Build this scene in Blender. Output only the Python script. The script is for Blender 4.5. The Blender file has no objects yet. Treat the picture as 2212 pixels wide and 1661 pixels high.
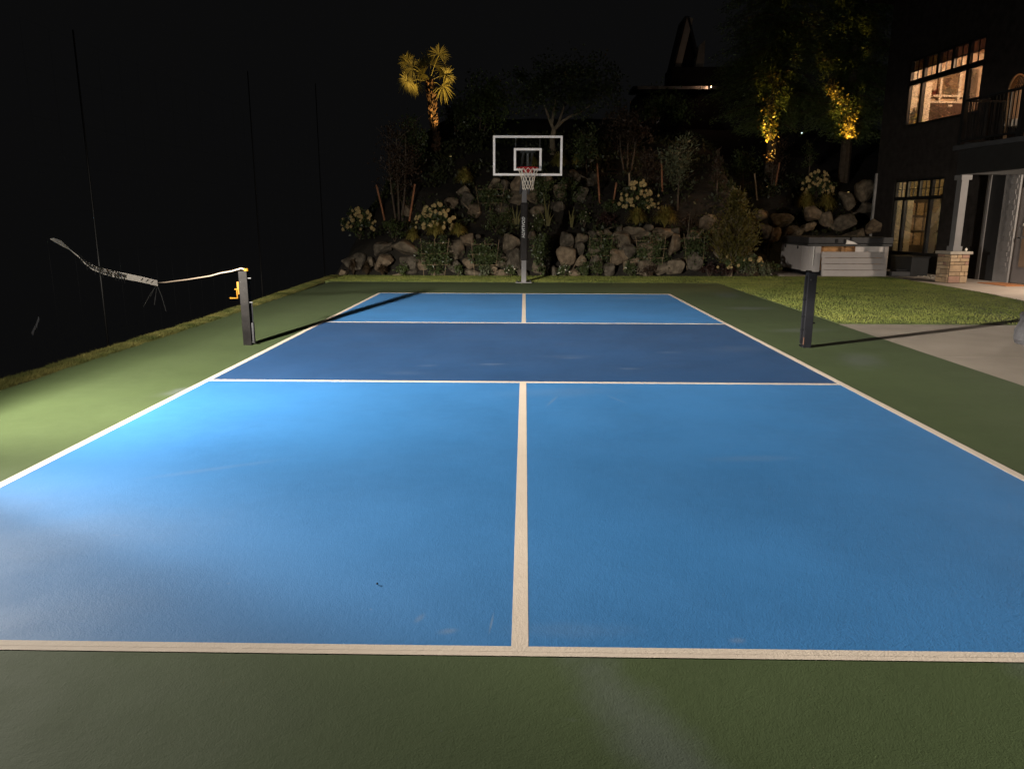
import bpy, bmesh, math, random
import numpy as np
from mathutils import Vector, Matrix, noise
random.seed(7); rng = np.random.default_rng(7)
PI = math.pi
S = bpy.context.scene
C = S.collection

# ------------------------------------------------------------------ camera
FPX, CX, CY, CZ, YAW, PIT, ROL = 1628.608, 0.00815, -2.40374, 1.51091, -0.0160585, 0.2153392, 0.0033418
IW, IH = 2212.0, 1661.0
_f = np.array([math.sin(YAW)*math.cos(PIT), math.cos(YAW)*math.cos(PIT), -math.sin(PIT)])
_r = np.array([math.cos(YAW), -math.sin(YAW), 0.0]); _u = np.cross(_r, _f)
_R = math.cos(ROL)*_r + math.sin(ROL)*_u; _U = -math.sin(ROL)*_r + math.cos(ROL)*_u
CAM = np.array([CX, CY, CZ])
cd = bpy.data.cameras.new('camera'); cam = bpy.data.objects.new('camera', cd); C.objects.link(cam)
cd.sensor_fit = 'HORIZONTAL'; cd.sensor_width = 36.0; cd.lens = FPX/IW*36.0; cd.clip_start = 0.05; cd.clip_end = 600
cam.matrix_world = Matrix(((_R[0], _U[0], -_f[0], CX), (_R[1], _U[1], -_f[1], CY), (_R[2], _U[2], -_f[2], CZ), (0, 0, 0, 1)))
S.camera = cam

# ------------------------------------------------------------------ night sky and exposure
w = bpy.data.worlds.new('World'); S.world = w; w.use_nodes = True
bg = w.node_tree.nodes['Background']; bg.inputs['Color'].default_value = (0.0034, 0.0034, 0.0035, 1); bg.inputs['Strength'].default_value = 1.0
S.view_settings.view_transform = 'Standard'; S.view_settings.look = 'None'
S.view_settings.exposure = 0.0; S.view_settings.gamma = 1.0; S.view_settings.use_curve_mapping = False

# ------------------------------------------------------------------ the floodlight's beam (court lamp, out of frame to the left)
LAMP = (-4.13, 2.13, 1.50)
def flood_light():
    l = bpy.data.lights.new('flood_beam', 'POINT'); l.energy = 39.5; l.shadow_soft_size = 0.06; l.color = (1.0, 0.93, 0.83)
    l.use_nodes = True; nt = l.node_tree; N = nt.nodes; L = nt.links
    em = [n for n in N if n.type == 'EMISSION'][0]
    geo = N.new('ShaderNodeNewGeometry'); sep = N.new('ShaderNodeSeparateXYZ'); L.new(geo.outputs['Incoming'], sep.inputs[0])
    def m(op, a, b=None, c=None):
        n = N.new('ShaderNodeMath'); n.operation = op
        for i, v in enumerate((a, b, c)):
            if v is None: continue
            if hasattr(v, 'node'): L.new(v, n.inputs[i])
            else: n.inputs[i].default_value = v
        return n.outputs[0]
    z = sep.outputs['Z']
    x = m('MULTIPLY_ADD', m('ARCTANGENT', m('MULTIPLY', z, 8.0)), 1/PI, 0.5)
    fc = N.new('ShaderNodeFloatCurve'); L.new(x, fc.inputs['Value'])
    prof = [(-90, 11), (-58, 23), (-40, 45), (-30, 68), (-22, 112), (-17, 178), (-13.5, 295), (-10.8, 450), (-8.5, 610), (-7, 660), (-5.2, 340), (-3.4, 180), (-1, 105), (2, 85), (5, 85), (7, 75), (10, 24), (15, 12), (25, 7), (40, 4), (90, 2)]
    cm = fc.mapping.curves[0]
    pts = [(math.atan(math.sin(math.radians(e))*8)/PI + .5, math.log10(i)/3) for e, i in prof]
    cm.points[0].location = pts[0]; cm.points[-1].location = pts[-1]
    for p_ in pts[1:-1]: cm.points.new(*p_)
    for p_ in cm.points: p_.handle_type = 'AUTO_CLAMPED'
    fc.mapping.update()
    inten = m('POWER', 10.0, m('MULTIPLY', fc.outputs[0], 3.0))
    # horizontal spread of the beam, by compass bearing from the court's long axis
    az = m('ARCTAN2', sep.outputs['X'], sep.outputs['Y'])
    fa = N.new('ShaderNodeFloatCurve'); L.new(m('MULTIPLY_ADD', az, .5/PI, .5), fa.inputs['Value'])
    ap = [(-180, .05), (-120, .04), (-60, .05), (-30, .06), (-18, .10), (-10, .28), (0, .75), (9, 1), (40, .95), (50, .88), (60, .78), (72, .66), (85, .54), (97, .48), (104, .50), (114, .46), (125, .25), (150, .15), (180, .05)]
    cm = fa.mapping.curves[0]; cm.points[0].location = (0, .06); cm.points[-1].location = (1, .06)
    for a_, v_ in ap[1:-1]: cm.points.new((a_+180)/360, v_)
    for p_ in cm.points: p_.handle_type = 'AUTO_CLAMPED'
    fa.mapping.update()
    L.new(m('MULTIPLY', inten, fa.outputs[0]), em.inputs['Strength'])
    o = bpy.data.objects.new('flood_beam', l); o.location = LAMP
    return o

# ------------------------------------------------------------------ pixel helpers (photo pixel -> point on a known surface)
def ray(u, v):
    d = (u-IW/2)/FPX*_R - (v-IH/2)/FPX*_U + _f
    return CAM, d
def on_ground(u, v, z=0.0):
    o, d = ray(u, v); return o + d*((z-o[2])/d[2])
def on_y(u, v, y):
    o, d = ray(u, v); return o + d*((y-o[1])/d[1])
def on_x(u, v, x):
    o, d = ray(u, v); return o + d*((x-o[0])/d[0])
def on_plane(u, v, n, c):
    o, d = ray(u, v); n = np.array(n, float); return o + d*((c-o@n)/(d@n))
def depth(p): return float((np.asarray(p)-CAM) @ _f)
def ss(x, a, b):
    t = np.clip((x-a)/(b-a), 0, 1); return t*t*(3-2*t)
def hill(x, y):
    x = np.asarray(x, float); y = np.asarray(y, float)
    front = 18.45 + 3.65*ss(x, 6.2, 7.4)
    d = y-front
    z = np.interp(d, [0.2, 0.95, 1.9, 2.55, 6, 14, 40, 90], [0, 1.05, 1.45, 2.3, 3.9, 6.0, 8.0, 9.0])
    z = z*ss(x, -6.6, -3.6)
    return z
def on_hill(u, v):
    o, d = ray(u, v)
    t = 8.0
    while t < 90:
        p = o+d*t
        if p[2] <= hill(p[0], p[1]): return p
        t += 0.02
    return o+d*40

# ------------------------------------------------------------------ materials
MATS = {}
def mat(name, col, rough=.7, var=.25, scale=3.0, bump=0., bscale=40., spec=.3, metal=0., emit=None, col2=None, detail=4., trans=0.):
    if name in MATS: return MATS[name]
    m = bpy.data.materials.new(name); m.use_nodes = True; nt = m.node_tree; N = nt.nodes; L = nt.links
    b = N['Principled BSDF']; b.inputs['Roughness'].default_value = rough; b.inputs['Metallic'].default_value = metal
    b.inputs['Specular IOR Level'].default_value = spec
    tc = N.new('ShaderNodeTexCoord')
    nz = N.new('ShaderNodeTexNoise'); nz.inputs['Scale'].default_value = scale; nz.inputs['Detail'].default_value = detail
    L.new(tc.outputs['Object'], nz.inputs['Vector'])
    cr = N.new('ShaderNodeValToRGB'); cr.color_ramp.elements[0].position = .3; cr.color_ramp.elements[1].position = .72
    c2 = col2 or tuple(min(1, c*(1+var)) for c in col)
    cr.color_ramp.elements[0].color = (*[c*(1-var) for c in col], 1); cr.color_ramp.elements[1].color = (*c2, 1)
    L.new(nz.outputs['Fac'], cr.inputs[0]); L.new(cr.outputs[0], b.inputs['Base Color'])
    if bump:
        n2 = N.new('ShaderNodeTexNoise'); n2.inputs['Scale'].default_value = bscale; n2.inputs['Detail'].default_value = 6
        L.new(tc.outputs['Object'], n2.inputs['Vector'])
        bp = N.new('ShaderNodeBump'); bp.inputs['Strength'].default_value = min(1, bump); bp.inputs['Distance'].default_value = .02
        L.new(n2.outputs['Fac'], bp.inputs['Height']); L.new(bp.outputs[0], b.inputs['Normal'])
    if emit:
        b.inputs['Emission Color'].default_value = (*emit[0], 1); b.inputs['Emission Strength'].default_value = emit[1]
    if trans:
        tr = N.new('ShaderNodeBsdfTranslucent'); L.new(cr.outputs[0], tr.inputs['Color'])
        mx = N.new('ShaderNodeMixShader'); mx.inputs[0].default_value = trans
        L.new(b.outputs[0], mx.inputs[1]); L.new(tr.outputs[0], mx.inputs[2])
        L.new(mx.outputs[0], N['Material Output'].inputs['Surface'])
    MATS[name] = m; return m
def glass_mat(name, tint=(1, 1, 1), gloss=.06):
    if name in MATS: return MATS[name]
    m = bpy.data.materials.new(name); m.use_nodes = True; nt = m.node_tree; N = nt.nodes; L = nt.links
    N.remove(N['Principled BSDF'])
    t = N.new('ShaderNodeBsdfTransparent'); t.inputs[0].default_value = (*tint, 1)
    g = N.new('ShaderNodeBsdfGlossy'); g.inputs['Roughness'].default_value = .03
    fr = N.new('ShaderNodeFresnel'); fr.inputs[0].default_value = 1.45
    mul = N.new('ShaderNodeMath'); mul.operation = 'MULTIPLY'; mul.inputs[1].default_value = gloss/.06
    L.new(fr.outputs[0], mul.inputs[0])
    mx = N.new('ShaderNodeMixShader'); L.new(mul.outputs[0], mx.inputs[0]); L.new(t.outputs[0], mx.inputs[1]); L.new(g.outputs[0], mx.inputs[2])
    L.new(mx.outputs[0], N['Material Output'].inputs['Surface']); MATS[name] = m; return m
def court_mat(name, col, grey_marks=(), rough=.62, var=.10, scuff=.25, mark_col=(.27, .30, .34), spec=.45):
    """acrylic sports paint: roller stipple, uneven wear, dusty patches and grey streaks with a shape of their own"""
    m = bpy.data.materials.new(name); m.use_nodes = True; nt = m.node_tree; N = nt.nodes; L = nt.links
    b = N['Principled BSDF']; b.inputs['Roughness'].default_value = rough; b.inputs['Specular IOR Level'].default_value = spec
    geo = N.new('ShaderNodeNewGeometry'); P = geo.outputs['Position']
    def noise_(scale, detail=5, rough_=.55, vec=P):
        n = N.new('ShaderNodeTexNoise'); n.inputs['Scale'].default_value = scale; n.inputs['Detail'].default_value = detail
        n.inputs['Roughness'].default_value = rough_; L.new(vec, n.inputs['Vector']); return n.outputs['Fac']
    def mr(v, a, b_, c=0., d=1.):
        n = N.new('ShaderNodeMapRange'); n.interpolation_type = 'SMOOTHSTEP'
        for i, q in zip((1, 2, 3, 4), (a, b_, c, d)): n.inputs[i].default_value = q
        L.new(v, n.inputs[0]); return n.outputs[0]
    def mth(op, a, b_=None):
        n = N.new('ShaderNodeMath'); n.operation = op
        for i, v in enumerate((a, b_)):
            if v is None: continue
            if hasattr(v, 'node'): L.new(v, n.inputs[i])
            else: n.inputs[i].default_value = v
        return n.outputs[0]
    def mix(f, a, b_):
        n = N.new('ShaderNodeMix'); n.data_type = 'RGBA'
        if hasattr(f, 'node'): L.new(f, n.inputs[0])
        else: n.inputs[0].default_value = f
        for i, v in ((6, a), (7, b_)):
            if hasattr(v, 'node'): L.new(v, n.inputs[i])
            else: n.inputs[i].default_value = (*v, 1)
        return n.outputs[2]
    base = mix(mr(noise_(.9, 4), .3, .7), tuple(c*(1-var) for c in col), tuple(c*(1+var) for c in col))
    base = mix(mr(noise_(9, 6, .65), .35, .75, 0, .35), base, tuple(c*(1+1.6*var)+.006 for c in col))
    # scuffs: long thin faint marks
    mp = N.new('ShaderNodeMapping'); L.new(P, mp.inputs[0]); mp.inputs['Scale'].default_value = (2.2, 7.5, 1); mp.inputs['Rotation'].default_value = (0, 0, .25)
    sc = mr(noise_(1.1, 7, .7, mp.outputs[0]), .62, .76, 0, scuff)
    base = mix(mth('MULTIPLY', sc, mr(noise_(.45, 2), .45, .65)), base, mark_col)
    vd = noise_(14, 4)
    vs = mr(vd, .70, .76, 0, scuff*.9); base = mix(mth('MULTIPLY', vs, mr(noise_(1.3, 2), .5, .62)), base, mark_col)
    sk = N.new('ShaderNodeMapping'); L.new(P, sk.inputs[0]); sk.inputs['Scale'].default_value = (5.5, 1.6, 1); sk.inputs['Rotation'].default_value = (0, 0, -.9)
    base = mix(mth('MULTIPLY', mr(noise_(4.5, 8, .75, sk.outputs[0]), .66, .74, 0, scuff*1.3), mr(noise_(.8, 3), .5, .6)), base, mark_col)
    dk = mr(noise_(55, 2, .5), .745, .78, 0, .55); base = mix(mth('MULTIPLY', dk, mr(noise_(2.2, 2), .5, .6)), base, tuple(c*.35 for c in col))
    for (sx, sy, ang, la, lb, amt) in grey_marks:
        sm = N.new('ShaderNodeMapping'); sm.vector_type = 'TEXTURE'; L.new(P, sm.inputs[0])
        sm.inputs['Location'].default_value = (sx, sy, 0); sm.inputs['Rotation'].default_value = (0, 0, ang); sm.inputs['Scale'].default_value = (la, lb, 1e3)
        ln = N.new('ShaderNodeVectorMath'); ln.operation = 'LENGTH'; L.new(sm.outputs[0], ln.inputs[0])
        d = mth('ADD', ln.outputs['Value'], mth('MULTIPLY', mth('SUBTRACT', noise_(3.5, 6, .65), .5), 1.1))
        base = mix(mth('MULTIPLY', mr(d, .15, 1.1, 1, 0), amt), base, mark_col)
    L.new(base, b.inputs['Base Color'])
    L.new(mr(noise_(1.7, 5), .3, .75, rough-.02, rough+.05), b.inputs['Roughness'])
    bp = N.new('ShaderNodeBump'); bp.inputs['Strength'].default_value = .5; bp.inputs['Distance'].default_value = .003
    h = mth('ADD', mth('MULTIPLY', noise_(150, 3), .75), mth('ADD', mth('MULTIPLY', noise_(34, 6, .7), 1.1), mth('MULTIPLY', noise_(2.6, 3), .12)))
    L.new(h, bp.inputs['Height']); L.new(bp.outputs[0], b.inputs['Normal'])
    MATS[name] = m; return m

# ------------------------------------------------------------------ mesh helpers
class MB:
    def __init__(s): s.v = []; s.f = []
    def box(s, a, b, M=None):
        (x0, y0, z0), (x1, y1, z1) = a, b
        vs = [(x0, y0, z0), (x1, y0, z0), (x1, y1, z0), (x0, y1, z0), (x0, y0, z1), (x1, y0, z1), (x1, y1, z1), (x0, y1, z1)]
        if M is not None: vs = [tuple(M @ Vector(q)) for q in vs]
        n = len(s.v); s.v += vs
        s.f += [tuple(n+i for i in q) for q in ((0, 3, 2, 1), (4, 5, 6, 7), (0, 1, 5, 4), (1, 2, 6, 5), (2, 3, 7, 6), (3, 0, 4, 7))]
        return s
    def prism(s, poly, z0, z1, M=None):
        n = len(s.v); k = len(poly)
        vs = [(x, y, z0) for x, y in poly]+[(x, y, z1) for x, y in poly]
        if M is not None: vs = [tuple(M @ Vector(q)) for q in vs]
        s.v += vs
        s.f.append(tuple(n+i for i in range(k-1, -1, -1))); s.f.append(tuple(n+k+i for i in range(k)))
        for i in range(k): j = (i+1) % k; s.f.append((n+i, n+j, n+k+j, n+k+i))
        return s
    def tube(s, path, r, n=8, cap=True):
        path = [Vector(p_) for p_ in path]; k0 = len(s.v)
        rr = r if isinstance(r, (list, tuple)) else [r]*len(path)
        up = None
        for i, p_ in enumerate(path):
            t = (path[min(i+1, len(path)-1)]-path[max(i-1, 0)]).normalized()
            if up is None: up = Vector((0, 0, 1)) if abs(t.z) < .9 else Vector((1, 0, 0))
            a = t.cross(up).normalized(); b = a.cross(t).normalized(); up = b
            for j in range(n):
                an = 2*PI*j/n; s.v.append(tuple(p_+(a*math.cos(an)+b*math.sin(an))*rr[i]))
        for i in range(len(path)-1):
            for j in range(n):
                q = k0+i*n; s.f.append((q+j, q+(j+1) % n, q+n+(j+1) % n, q+n+j))
        if cap:
            s.f.append(tuple(k0+j for j in range(n-1, -1, -1))); e = k0+(len(path)-1)*n; s.f.append(tuple(e+j for j in range(n)))
        return s
    def quad(s, a, b, c, d):
        n = len(s.v); s.v += [tuple(a), tuple(b), tuple(c), tuple(d)]; s.f.append((n, n+1, n+2, n+3)); return s
    def build(s, name, m, parent=None, smooth=False, bevel=0.):
        me = bpy.data.meshes.new(name); me.from_pydata([tuple(map(float, q)) for q in s.v], [], s.f); me.update()
        if bevel:
            bm = bmesh.new(); bm.from_mesh(me); bmesh.ops.recalc_face_normals(bm, faces=bm.faces)
            bmesh.ops.bevel(bm, geom=list(bm.edges), offset=bevel, segments=2, affect='EDGES', profile=.6); bm.to_mesh(me); bm.free()
        me.materials.append(m)
        if smooth: me.polygons.foreach_set('use_smooth', [True]*len(me.polygons))
        return link(name, me, parent)
def link(name, me, parent=None):
    o = bpy.data.objects.new(name, me); C.objects.link(o)
    if parent is not None: o.parent = parent
    return o
def np_obj(name, V, F, m, parent=None, smooth=False, stuff=False):
    V = np.asarray(V, np.float32); F = np.asarray(F, np.int32); me = bpy.data.meshes.new(name)
    k = F.shape[1]; me.vertices.add(len(V)); me.vertices.foreach_set('co', V.ravel())
    me.loops.add(F.size); me.loops.foreach_set('vertex_index', F.ravel())
    me.polygons.add(len(F)); me.polygons.foreach_set('loop_start', np.arange(0, F.size, k)); me.polygons.foreach_set('loop_total', np.full(len(F), k))
    me.update(calc_edges=True); me.materials.append(m)
    if smooth: me.polygons.foreach_set('use_smooth', [True]*len(F))
    o = link(name, me, parent)
    if stuff: o['kind'] = 'stuff'
    return o
def tag(o, label=None, cat=None, group=None, kind=None):
    if label: o['label'] = label
    if cat: o['category'] = cat
    if group: o['group'] = group
    if kind: o['kind'] = kind
    return o
def thing(name, label, cat, loc=(0, 0, 0), rz=0., group=None):
    o = bpy.data.objects.new(name, None); C.objects.link(o); o.location = tuple(float(q) for q in loc); o.rotation_euler = (0, 0, rz)
    o.empty_display_size = .1
    return tag(o, label, cat, group)
def unit(n):
    a = rng.normal(size=(n, 3)); return a/np.linalg.norm(a, axis=1, keepdims=True)
def kites(P, A, size, wid):
    """leaf shaped faces: P base points, A directions"""
    n = len(P); A = A/np.maximum(np.linalg.norm(A, axis=1, keepdims=True), 1e-6)
    B = np.cross(A, unit(n)); B /= np.maximum(np.linalg.norm(B, axis=1, keepdims=True), 1e-6)
    s = (np.ones(n)*size)[:, None]; wd = (np.ones(n)*wid)[:, None]
    Nn = np.cross(A, B)
    V = np.stack([P, P+A*s*.45+B*s*wd+Nn*s*.06, P+A*s, P+A*s*.45-B*s*wd+Nn*s*.06], 1).reshape(-1, 3)
    F = np.arange(4*n).reshape(n, 4); return V, F
def cloud(n, clumps, c, r, spread, flat=1.0, shell=.35):
    """points in lumpy clumps spread through an ellipsoid"""
    c = np.array(c, float); r = np.array(r, float)
    d = unit(clumps); rad = (shell+(1-shell)*rng.random(clumps))[:, None]
    cc = c+d*rad*r
    i = rng.integers(0, clumps, n)
    sz = spread*(.5+rng.random(clumps))
    return cc[i]+rng.normal(size=(n, 3))*sz[i][:, None]*np.array([1, 1, flat]), cc

# ------------------------------------------------------------------ the setting
M_soil = mat('garden_soil', (.017, .014, .010), .95, .45, 5, .8, 30)
M_dark = mat('bank_soil', (.016, .014, .010), .95, .4, 2, .5, 20)
def terrain():
    xs = np.unique(np.concatenate([np.arange(-22, -10, 3.), np.arange(-10, 14, .3), np.arange(14, 91, 6.)]))
    ys = np.unique(np.concatenate([np.arange(-30, 17, 4.), np.arange(17, 30, .2), np.arange(30, 130, 5.)]))
    X, Y = np.meshgrid(xs, ys)
    Z = hill(X, Y)-.06-np.clip((-5.0-X)*.8, 0, 12)
    nz = np.array([noise.noise(Vector((x*.8, y*.8, 0))) for x, y in zip(X.ravel(), Y.ravel())]).reshape(X.shape)
    Z = Z+np.where(Z > .05, nz*.10, 0)
    V = np.stack([X, Y, Z], -1).reshape(-1, 3); ny, nx = X.shape
    i = np.arange(ny-1)[:, None]*nx+np.arange(nx-1)[None]
    F = np.stack([i, i+1, i+nx+1, i+nx], -1).reshape(-1, 4)
    tag(np_obj('hillside_ground', V, F, M_soil, smooth=True), 'dark bare garden soil rising behind the court in terraces', kind='structure')
terrain()

GX0, GX1, GY0, GY1 = -4.65, 4.70, -6.0, 16.18
M_green = court_mat('court_green_paint', (.055, .078, .029), [(-2.95+.0, 4.25, .9, .42, .16, .55), (.45, -.55, 1.95, 1.0, .17, .30), (2.1, -.55, 2.1, .9, .20, .40), (3.9, 8.2, .2, .6, .25, .25), (4.0, 10.9, .2, .55, .3, .3), (3.75, 5.9, 1.2, .7, .3, .25), (4.2, 13.3, 1.4, .9, .35, .22), (.9, -1.2, 1.9, .5, .14, .22)], var=.09, mark_col=(.15, .16, .18), rough=.78, spec=.22)  # includes long slanting grey streaks across the near apron
M_blue = court_mat('court_blue_paint', (.031, .165, .400), [(-.27, .16, .3, .055, .03, .35), (-.39, .25, 1.2, .05, .02, .3), (-.11, .22, 1.5, .09, .006, .45), (.80, .12, .2, .04, .025, .3), (.25, 3.85, 1.3, .25, .02, .25), (.8, 3.95, 2.0, .22, .02, .2), (-1.9, 2.0, .5, .5, .05, .12), (1.5, 2.3, .1, .4, .08, .12), (.35, 4.2, .2, .7, .25, .10), (2.2, 12.6, .1, .8, .25, .20), (-2.1, 1.0, .3, .8, .4, .10), (.2, .18, 0, .3, .08, .10)], var=.08, rough=.68, spec=.4, mark_col=(.20, .25, .32))
M_navy = court_mat('court_navy_paint', (.015, .062, .165), [(-.35, 5.5, .1, .16, .05, .35), (-1.0, 5.4, .2, .14, .05, .3), (.55, 5.9, .1, .18, .04, .3), (1.1, 5.3, .0, .15, .05, .3), (1.7, 6.3, .1, .2, .05, .25), (-1.2, 5.0, 0, .3, .12, .12), (2.6, 6.6, .3, .5, .3, .12), (.5, 6.0, 0, .4, .1, .10)], var=.10, scuff=.3, mark_col=(.14, .19, .27))
M_line = court_mat('court_line_paint', (.64, .54, .44), (), rough=.75, var=.05, scuff=.15, mark_col=(.45, .40, .34), spec=.3)
court = MB().prism([(GX0, GY0), (GX1, GY0), (GX1, GY1), (GX0-.12, GY1)], -.05, 0.).build('sports_court', M_green)
tag(court, 'dark green painted court surround', kind='structure')
o_, i_, NV0, NV1, LL, lw = 3.048, 2.986, 4.572, 8.839, 13.411, .062
def sheet(name, x0, x1, y0, y1, m, parent, z0, z1):
    return MB().box((x0, y0, z0), (x1, y1, z1)).build(name, m, parent)
for (a, b, c, d, mm, nm) in ((-i_, -lw*.5, lw, NV0, M_blue, 'service_box'), (lw*.5, i_, lw, NV0, M_blue, 'service_box'), (-i_, -lw*.5, NV1, LL-lw, M_blue, 'service_box'), (lw*.5, i_, NV1, LL-lw, M_blue, 'service_box'), (-i_, i_, NV0+lw, NV1-lw, M_navy, 'kitchen_zone')):
    sheet(nm, a, b, c, d, mm, court, .0003, .0015)
for (a, b, c, d) in ((-o_, o_, 0, lw), (-o_, o_, LL-lw, LL), (-o_, -i_, lw, LL-lw), (i_, o_, lw, LL-lw), (-i_, i_, NV0, NV0+lw), (-i_, i_, NV1-lw, NV1)):
    sheet('court_line', a, b, c, d, M_line, court, .0003, .0022)
for (a, b, c, d) in ((-lw*.5, lw*.5, lw, NV0), (-lw*.5, lw*.5, NV1, LL-lw)):
    sheet('court_line', a, b, c, d, M_line, court, .0003, .0022)
# the painted-over crease of the tape along the near base line
for (a, b) in ((-2.9, -1.05), (-1.0, .9), (.95, 2.95)):
    MB().box((a, .0270, .0022), (b, .0295, .0026)).build('tape_ridge', M_line, court)

# lawn, bank, patio, walk
M_lawn = mat('lawn_base', (.040, .052, .016), .95, .4, 8, .6, 60)
M_grass = mat('grass_blades', (.120, .155, .030), .7, .3, 1.3, spec=.2, col2=(.185, .195, .045))
M_vgrass = mat('verge_grass', (.055, .080, .016), .75, .55, 2.5, spec=.15, col2=(.120, .105, .030))
M_conc = mat('patio_concrete', (.31, .26, .21), .85, .12, 1.4, .35, 120)
M_walk = mat('walkway_concrete', (.36, .30, .25), .85, .10, 1.2, .3, 120)
lawn_poly = [(GX1+.02, 8.92), (7.6, 8.92), (8.6, 9.6), (9.15, 10.6), (9.62, 12.3), (9.85, 14.2), (9.95, 16.4), (9.92, 18.45), (8.2, 18.52), (7.2, 18.62), (6.3, 18.45), (4.5, 18.35), (-4.9, 18.2), (-4.9, GY1+.02), (GX1+.02, GY1+.02)]
lawn = MB().prism(lawn_poly, -.05, .006).build('lawn', M_lawn); tag(lawn, 'mown lawn beside and behind the court', kind='structure')
bank_prof = [(-4.66, -.03), (-4.72, .0), (-4.90, .004), (-5.06, -.05), (-5.35, -.22), (-5.8, -.55), (-7, -1.6), (-10, -4.2), (-21, -12.5)]
bv = []; bf = []
ysb = np.concatenate([np.arange(-10, 20.1, .5), [24, 30]])
for y in ysb:
    wob = .03*math.sin(y*1.7)+.02*math.sin(y*4.3+1)
    for j, (x, z) in enumerate(bank_prof): bv.append((x-(max(0, y-9)*.035)+(wob if j < 5 else 0)*(j > 0), y, z))
nb = len(bank_prof)
for k in range(len(ysb)-1):
    for j in range(nb-1): q = k*nb+j; bf.append((q, q+nb, q+nb+1, q+1))
bank = np_obj('grass_bank', bv, bf, M_dark, smooth=True); tag(bank, 'grassy verge dropping into darkness left of the court', kind='structure')

def in_poly(P, poly):
    x, y = P[:, 0], P[:, 1]; ins = np.zeros(len(P), bool); j = len(poly)-1
    for i in range(len(poly)):
        xi, yi = poly[i]; xj, yj = poly[j]
        c = ((yi > y) != (yj > y)) & (x < (xj-xi)*(y-yi)/(yj-yi+1e-12)+xi); ins ^= c; j = i
    return ins
def blades(P, h, wid, lean):
    n = len(P); a = rng.random(n)*2*PI; t = np.stack([np.cos(a), np.sin(a), np.zeros(n)], 1)*wid/2
    H = h*(.55+.9*rng.random(n)); b = rng.random(n)*2*PI; l = H*lean*rng.random(n)*1.4
    tip = P+np.stack([np.cos(b)*l, np.sin(b)*l, H], 1)
    V = np.stack([P-t, P+t, tip], 1).reshape(-1, 3); return V, np.arange(3*n).reshape(n, 3)
n = 330000
P = np.stack([rng.uniform(-5, 10, n), rng.uniform(8.9, 18.65, n), np.full(n, .004)], 1); P = P[in_poly(P, lawn_poly)]
# leave the worn spots thinner
wear = np.array([noise.noise(Vector((x*1.1, y*1.1, 3))) for x, y in zip(P[:, 0], P[:, 1])])
P = P[rng.random(len(P)) < np.clip(.95+wear*.5, .5, 1)]
hl = np.array([noise.noise(Vector((x*1.6, y*3.0, 9))) for x, y in zip(P[:, 0], P[:, 1])])
V, F = blades(P, .024*(1+.35*hl), .007, .9)
tag(np_obj('lawn_grass', V, F, M_grass), 'short green mown grass covering the lawn', 'grass', kind='stuff')
n = 90000
bx = -4.67-np.abs(rng.normal(size=n))*.21; by = rng.uniform(.5, 18.2, n); bx2 = bx-np.clip(by-9, 0, 99)*.035
bz = np.interp(-bx, [-q[0] for q in bank_prof], [q[1] for q in bank_prof])
V, F = blades(np.stack([bx2, by, bz-.004], 1), .030*(.6+.6*np.abs(np.sin(by*5.3+np.sin(by*2.1)*2))), .008, .9)
tag(np_obj('verge_grass', V, F, M_vgrass), 'rough yellowish grass fringing the left edge of the court', 'grass', kind='stuff')

patio = MB().box((GX1+.002, -6, -.09), (16, 8.86, -.021)).build('patio', M_soil); tag(patio, 'concrete slab patio beside the right post', kind='structure')
for ix, xx in enumerate(np.arange(GX1+.001, 14, 2.3)):
    for iy, yy in enumerate((8.88, 6.12, 3.36, .6)):
        MB().box((xx+.002, yy-2.756, -.020), (xx+2.298, yy-.002, -.002)).build('concrete_slab', M_conc, patio)
walk = MB().prism([(7.25, 18.66), (8.2, 18.56), (9.94, 18.50), (10.0, 16.4), (9.9, 14.2), (9.66, 12.25), (9.2, 10.6), (8.65, 9.55), (7.64, 8.9), (13.0, 8.9), (12.6, 16.4), (11.9, 22.4), (7.25, 22.3)], -.05, .010).build('walkway', M_walk)
tag(walk, 'pale concrete walkway along the house', kind='structure')

# ------------------------------------------------------------------ floodlight (out of frame, lights the court)
M_black = mat('black_powder_coat', (.006, .006, .0075), .5, .2, 12, .15, 60, spec=.18)
fl = thing('floodlight', 'floodlight head on a tripod at the left edge of the court', 'floodlight', (LAMP[0]-.10, LAMP[1]-.19, 0), -math.radians(28))
MB().box((-.20, -.09, 1.36), (.20, 0, 1.64)).build('housing', M_black, fl, bevel=.01)
MB().box((-.18, .001, 1.38), (.18, .012, 1.62)).build('lamp_panel', mat('lamp_panel', (.8, .8, .8), .3, .02, emit=((1, .93, .83), 6.0)), fl)
MB().tube([(0, -.045, .5), (0, -.045, 1.36)], .018, 10).build('pole', M_black, fl)
for k in range(3):
    a = k*2*PI/3+PI/2; MB().tube([(0, -.045, .62), (.34*math.cos(a), -.045+.34*math.sin(a), .006)], .012, 8).build('leg', M_black, fl)
fb = flood_light(); C.objects.link(fb); fb.parent = fl; fb.matrix_parent_inverse = (Matrix.Translation(fl.location) @ Matrix.Rotation(-math.radians(28), 4, 'Z')).inverted()

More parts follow.
